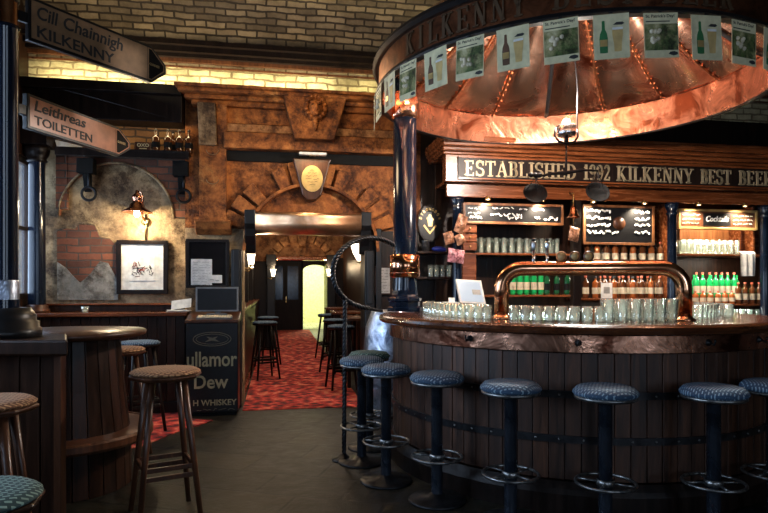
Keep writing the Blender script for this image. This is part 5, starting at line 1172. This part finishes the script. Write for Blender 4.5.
# ================================================================== WOODEN STOOLS
def wood_stool(seat_mat, frame, h=.90, w=.22):
    t = thing('wooden_stool', 'x', 'stool')
    m_ = MB(); m_.lathe([(0, h - .055), (w - .02, h - .055), (w, h - .04), (w, h - .03), (w - .01, h - .025), (0, h - .025)], M[frame], n=8, smooth=False); st_ = m_.build('seat', t, bevel=.012)
    m_ = MB(); m_.cushion(w - .02, h - .026, .035, M[seat_mat], 24); m_.build('seat_pad', st_)
    ft = []
    for k in range(4):
        a = R(45 + 90 * k); top = Vector((.13 * math.cos(a), .13 * math.sin(a), h - .05)); bt = Vector((.25 * math.cos(a), .25 * math.sin(a), 0)); ft.append((top, bt))
        m_ = MB(); m_.tube([top, top.lerp(bt, .5), bt], [.020, .019, .016], M[frame], 10); m_.build('leg', t)
    for k in range(4):
        (t0, b0), (t1, b1) = ft[k], ft[(k + 1) % 4]
        for f_ in ((.62,) if k % 2 else (.62, .68)): m_ = MB(); m_.bar(t0.lerp(b0, f_), t1.lerp(b1, f_), .018, .028, M[frame]); m_.build('rung', t, bevel=.003)
    return t
def place(t, loc, rz, lab, grp): t.location = loc; t.rotation_euler.z = rz; t['label'] = lab; t['group'] = grp; return t
w1 = place(wood_stool('cloth_tan', 'wood_brown'), cc(-1.355, 3.72), R(20), 'brown wooden stool with tan seat standing clear in front of the cabinet', 'wooden stools on the left')
w2 = copy_tree(w1, cc(-2.22, 5.02, 0), R(50), 'tan seated wooden stool partly hidden behind the barrel table')
w3 = copy_tree(w1, cc(-1.80, 2.70, 0), R(10), 'tan striped wooden stool cut by the left edge of the picture')
w4 = place(wood_stool('cloth_blue', 'wood_black', .88, .20), cc(-2.38, 5.85), R(35), 'dark wooden stool with blue seat in front of the wall counter', 'wooden stools on the left')
w5 = place(wood_stool('cloth_green', 'wood_dark', .79, .20), cc(-1.24, 1.80), R(30), 'teal dotted wooden stool in the lower left corner of the picture', 'wooden stools on the left')

# ================================================================== TWISTED RAIL AND KEG
m_ = MB(); rl = thing('twisted_rail', 'black twisted iron pole with large ring beside the bar end', 'railing', (0, 0, 0))
base = PZ(344, 460, 0); rl.location = base
dd = math.hypot(*(lambda q: (q.x, q.y))(base)); dcam = (base.x * SA + base.y * CA)
def twist(pts, r, m_, turns=14):
    # rope: three strands wound round the path
    pts = [Vector(p) for p in pts]; dense = []
    for i in range(len(pts) - 1):
        for k in range(6): dense.append(pts[i].lerp(pts[i + 1], k / 6))
    dense.append(pts[-1]); L_ = sum((dense[i + 1] - dense[i]).length for i in range(len(dense) - 1))
    for s_ in range(3):
        out = []; acc = 0
        for i, p in enumerate(dense):
            d = (dense[min(i + 1, len(dense) - 1)] - dense[max(i - 1, 0)]).normalized(); a = d.orthogonal() if i == 0 else (a - d * a.dot(d)); a.normalize(); b = d.cross(a)
            if i: acc += (dense[i] - dense[i - 1]).length
            t = acc * turns * 2 * math.pi / 1.0 * .7 + s_ * 2.094; out.append(p + (a * math.cos(t) + b * math.sin(t)) * r * .55)
        m_.tube(out, r * .62, M['iron'], 7)
top = D(345, 300, dcam)
m_ = MB(); twist([base.lerp(top, k / 16) for k in range(17)], .017, m_, 14); m_.build('twisted_pole', rl, world=True)
m_ = MB(); m_.lathe([(0, 0), (.10, 0), (.10, .008), (.05, .02), (.025, .05), (0, .05)], M['iron'], n=24); m_.build('foot', rl)
def dpt(px, py): return D(px, py, dcam + (px - 344) / 55 * .42)
cxp, cyp, rp_ = 370.5, 273, 37
ring = [dpt(cxp + rp_ * 1.02 * math.cos(t), cyp - rp_ * .95 * math.sin(t)) for t in [R(52 + 215 * k / 30) for k in range(31)]]
m_ = MB(); twist(ring, .020, m_, 14); m_.build('ring', rl, world=True)
m_ = MB(); m_.tube([dpt(345, 300), dpt(352, 303), dpt(366, 308), dpt(382, 311)], .014, M['iron'], 10); m_.build('arm', rl, world=True)
kg = thing('keg', 'shiny silver blue keg barrel standing at the left end of the bar', 'keg', c2w(.09, 6.22))
m_ = MB(); m_.lathe([(0, 0), (.24, 0), (.25, .02), (.29, .25), (.305, .55), (.305, .75), (.28, 1.0), (.225, 1.15), (.22, 1.17), (0, 1.17)], M['keg'], n=40); m_.build('barrel_body', kg)
for z, r_ in ((.12, .268),): m_ = MB(); m_.lathe([(r_, z - .02), (r_ + .006, z - .018), (r_ + .004, z + .018), (r_ - .004, z + .02)], M['iron'], n=40); m_.build('hoop', kg)

# ================================================================== PASSAGE FURNITURE AND LAMPS
def wall_light(loc, side, lab, s=1.0):
    o = thing('wall_lamp', lab, 'lamp', loc, 0, 'glass shade lamps along the passage'); m_ = MB(); m_.tube([(side * .14 * s, 0, -.10), (side * .06 * s, 0, -.13), (0, 0, -.09)], .010, M['brass']); m_.lathe([(0, -.09), (.03, -.09), (.03, -.07), (0, -.07)], M['brass'], n=12); m_.build('bracket', o)
    m_ = MB(); m_.lathe([(.0, -.07), (.035, -.07), (.055 * s, .03 * s), (.075 * s, .10 * s), (.07 * s, .10 * s), (0, .04)], M['bulb_soft'], n=18); m_.build('glass_shade', o)
    light('POINT', 'passage_lamp_bulb', Vector(loc) + Vector((-side * .04, 0, .14)), 9, WARM, .05)
wall_light((-.34, 7.85, 1.77), -1, 'nearest glowing glass lamp on the left wall of the passage', .8)
wall_light((-.43, 9.9, 1.79), -1, 'second glowing glass lamp on the left wall of the passage', .8)
wall_light((-.14 + .03, 13.7, 1.72), -1, 'small distant lamp on the left jamb of the inner portal', .9)
wall_light((1.24, 9.2, 1.88), 1, 'large glowing glass lamp seen through the iron ring', 1.9)
wall_light((1.14, 13.7, 1.73), 1, 'small distant lamp on the right jamb of the inner portal', .9)
for y, p_ in ((9.0, 30), (11.8, 36), (16.5, 40)): light('AREA', 'passage_ceiling_light', (.5, y, 3.22), p_, (1, .80, .62), .9, (0, 0, 0))
# framed menus leaning on the ledge
for i, y in enumerate((8.1, 8.35, 8.6, 8.85)):
    m_ = MB(); m_.obox((0, -.1, 0), (0, .2, 0), (-.05, 0, .33), (.012, 0, .003), M['menu_green']); o = m_.build('menu_card', at=(-.48, y, 1.142)); tag(o, 'green menu card leaning against the left wall of the passage', 'menu card', 'green menus on the passage ledge')
def small_table(X, Y, h, w, lab):
    t = thing('high_table', lab, 'table', (X, Y, 0), 0, 'dark tables on the right of the passage'); m_ = MB(); m_.box(-w / 2, w / 2, -.35, .35, h - .04, h, M['wood_red']); m_.build('table_top', t, bevel=.006)
    for sx in (-1, 1):
        for sy in (-1, 1): m_ = MB(); m_.box(sx * (w / 2 - .05) - .025, sx * (w / 2 - .05) + .025, sy * .29 - .025, sy * .29 + .025, 0, h - .04, M['wood_dark']); m_.build('leg', t)
    return t
small_table(1.17, 8.6, .98, .5, 'nearest dark high table on the right side of the passage'); small_table(1.17, 10.6, .98, .5, 'middle dark high table on the right side of the passage'); small_table(1.2, 12.6, .98, .45, 'farthest dark high table on the right side of the passage')
w6 = copy_tree(w4, (.86, 8.3, 0), R(10), 'nearest wooden stool by the high table on the right of the passage', 'stools in the passage')
copy_tree(w4, (.92, 9.9, 0), R(40), 'middle wooden stool on the right of the passage', 'stools in the passage'); copy_tree(w4, (.95, 11.8, 0), R(20), 'far wooden stool on the right of the passage', 'stools in the passage')
copy_tree(w4, (-.20, 9.4, 0), R(20), 'near wooden stool against the left ledge of the passage', 'stools in the passage'); copy_tree(w4, (-.18, 10.9, 0), R(70), 'far wooden stool against the left ledge of the passage', 'stools in the passage')
# dark panelled screen with menu right of the portal
x0, x1 = kx(376, 7.1), kx(393, 7.1); z0 = PY(384, 295, 7.1).z; z1 = PY(384, 266, 7.1).z
o = thing('framed_menu', 'framed grey menu sheet on the dark screen behind the iron ring', 'menu', ((x0 + x1) / 2, 7.2, z0)); m_ = MB(); m_.box(x0, x1, 7.20, 7.235, z0, z1, M['wood_dark']); m_.build('frame', o, world=True, bevel=.005); m_ = MB(); m_.box(x0 + .02, x1 - .02, 7.195, 7.2, z0 + .02, z1 - .02, M['grey_pic'])
for k in range(8): scribble(m_, (x0 + .03, 7.194, z1 - .06 - k * .036), U, V, W, x1 - x0 - .07, .014, M['ink'], rn, .002)
m_.build('menu_sheet', o, world=True)
sr = thing('wooden_screen', 'black post and panel screen between the portal and the niche shelves', 'screen', (1.4, 7.26, 0)); m_ = MB(); m_.box(1.17, 1.72, 7.24, 7.295, 0, 2.08, M['wood_black']); m_.build('panel', sr, world=True)
for x in (1.17, 1.62): m_ = MB(); m_.box(x, x + .07, 7.19, 7.24, 0, 2.12, M['black']); m_.build('post', sr, world=True, bevel=.01)
# drop helper flags
for o_ in list(bpy.data.objects):
    if '_' in o_.keys(): del o_['_']
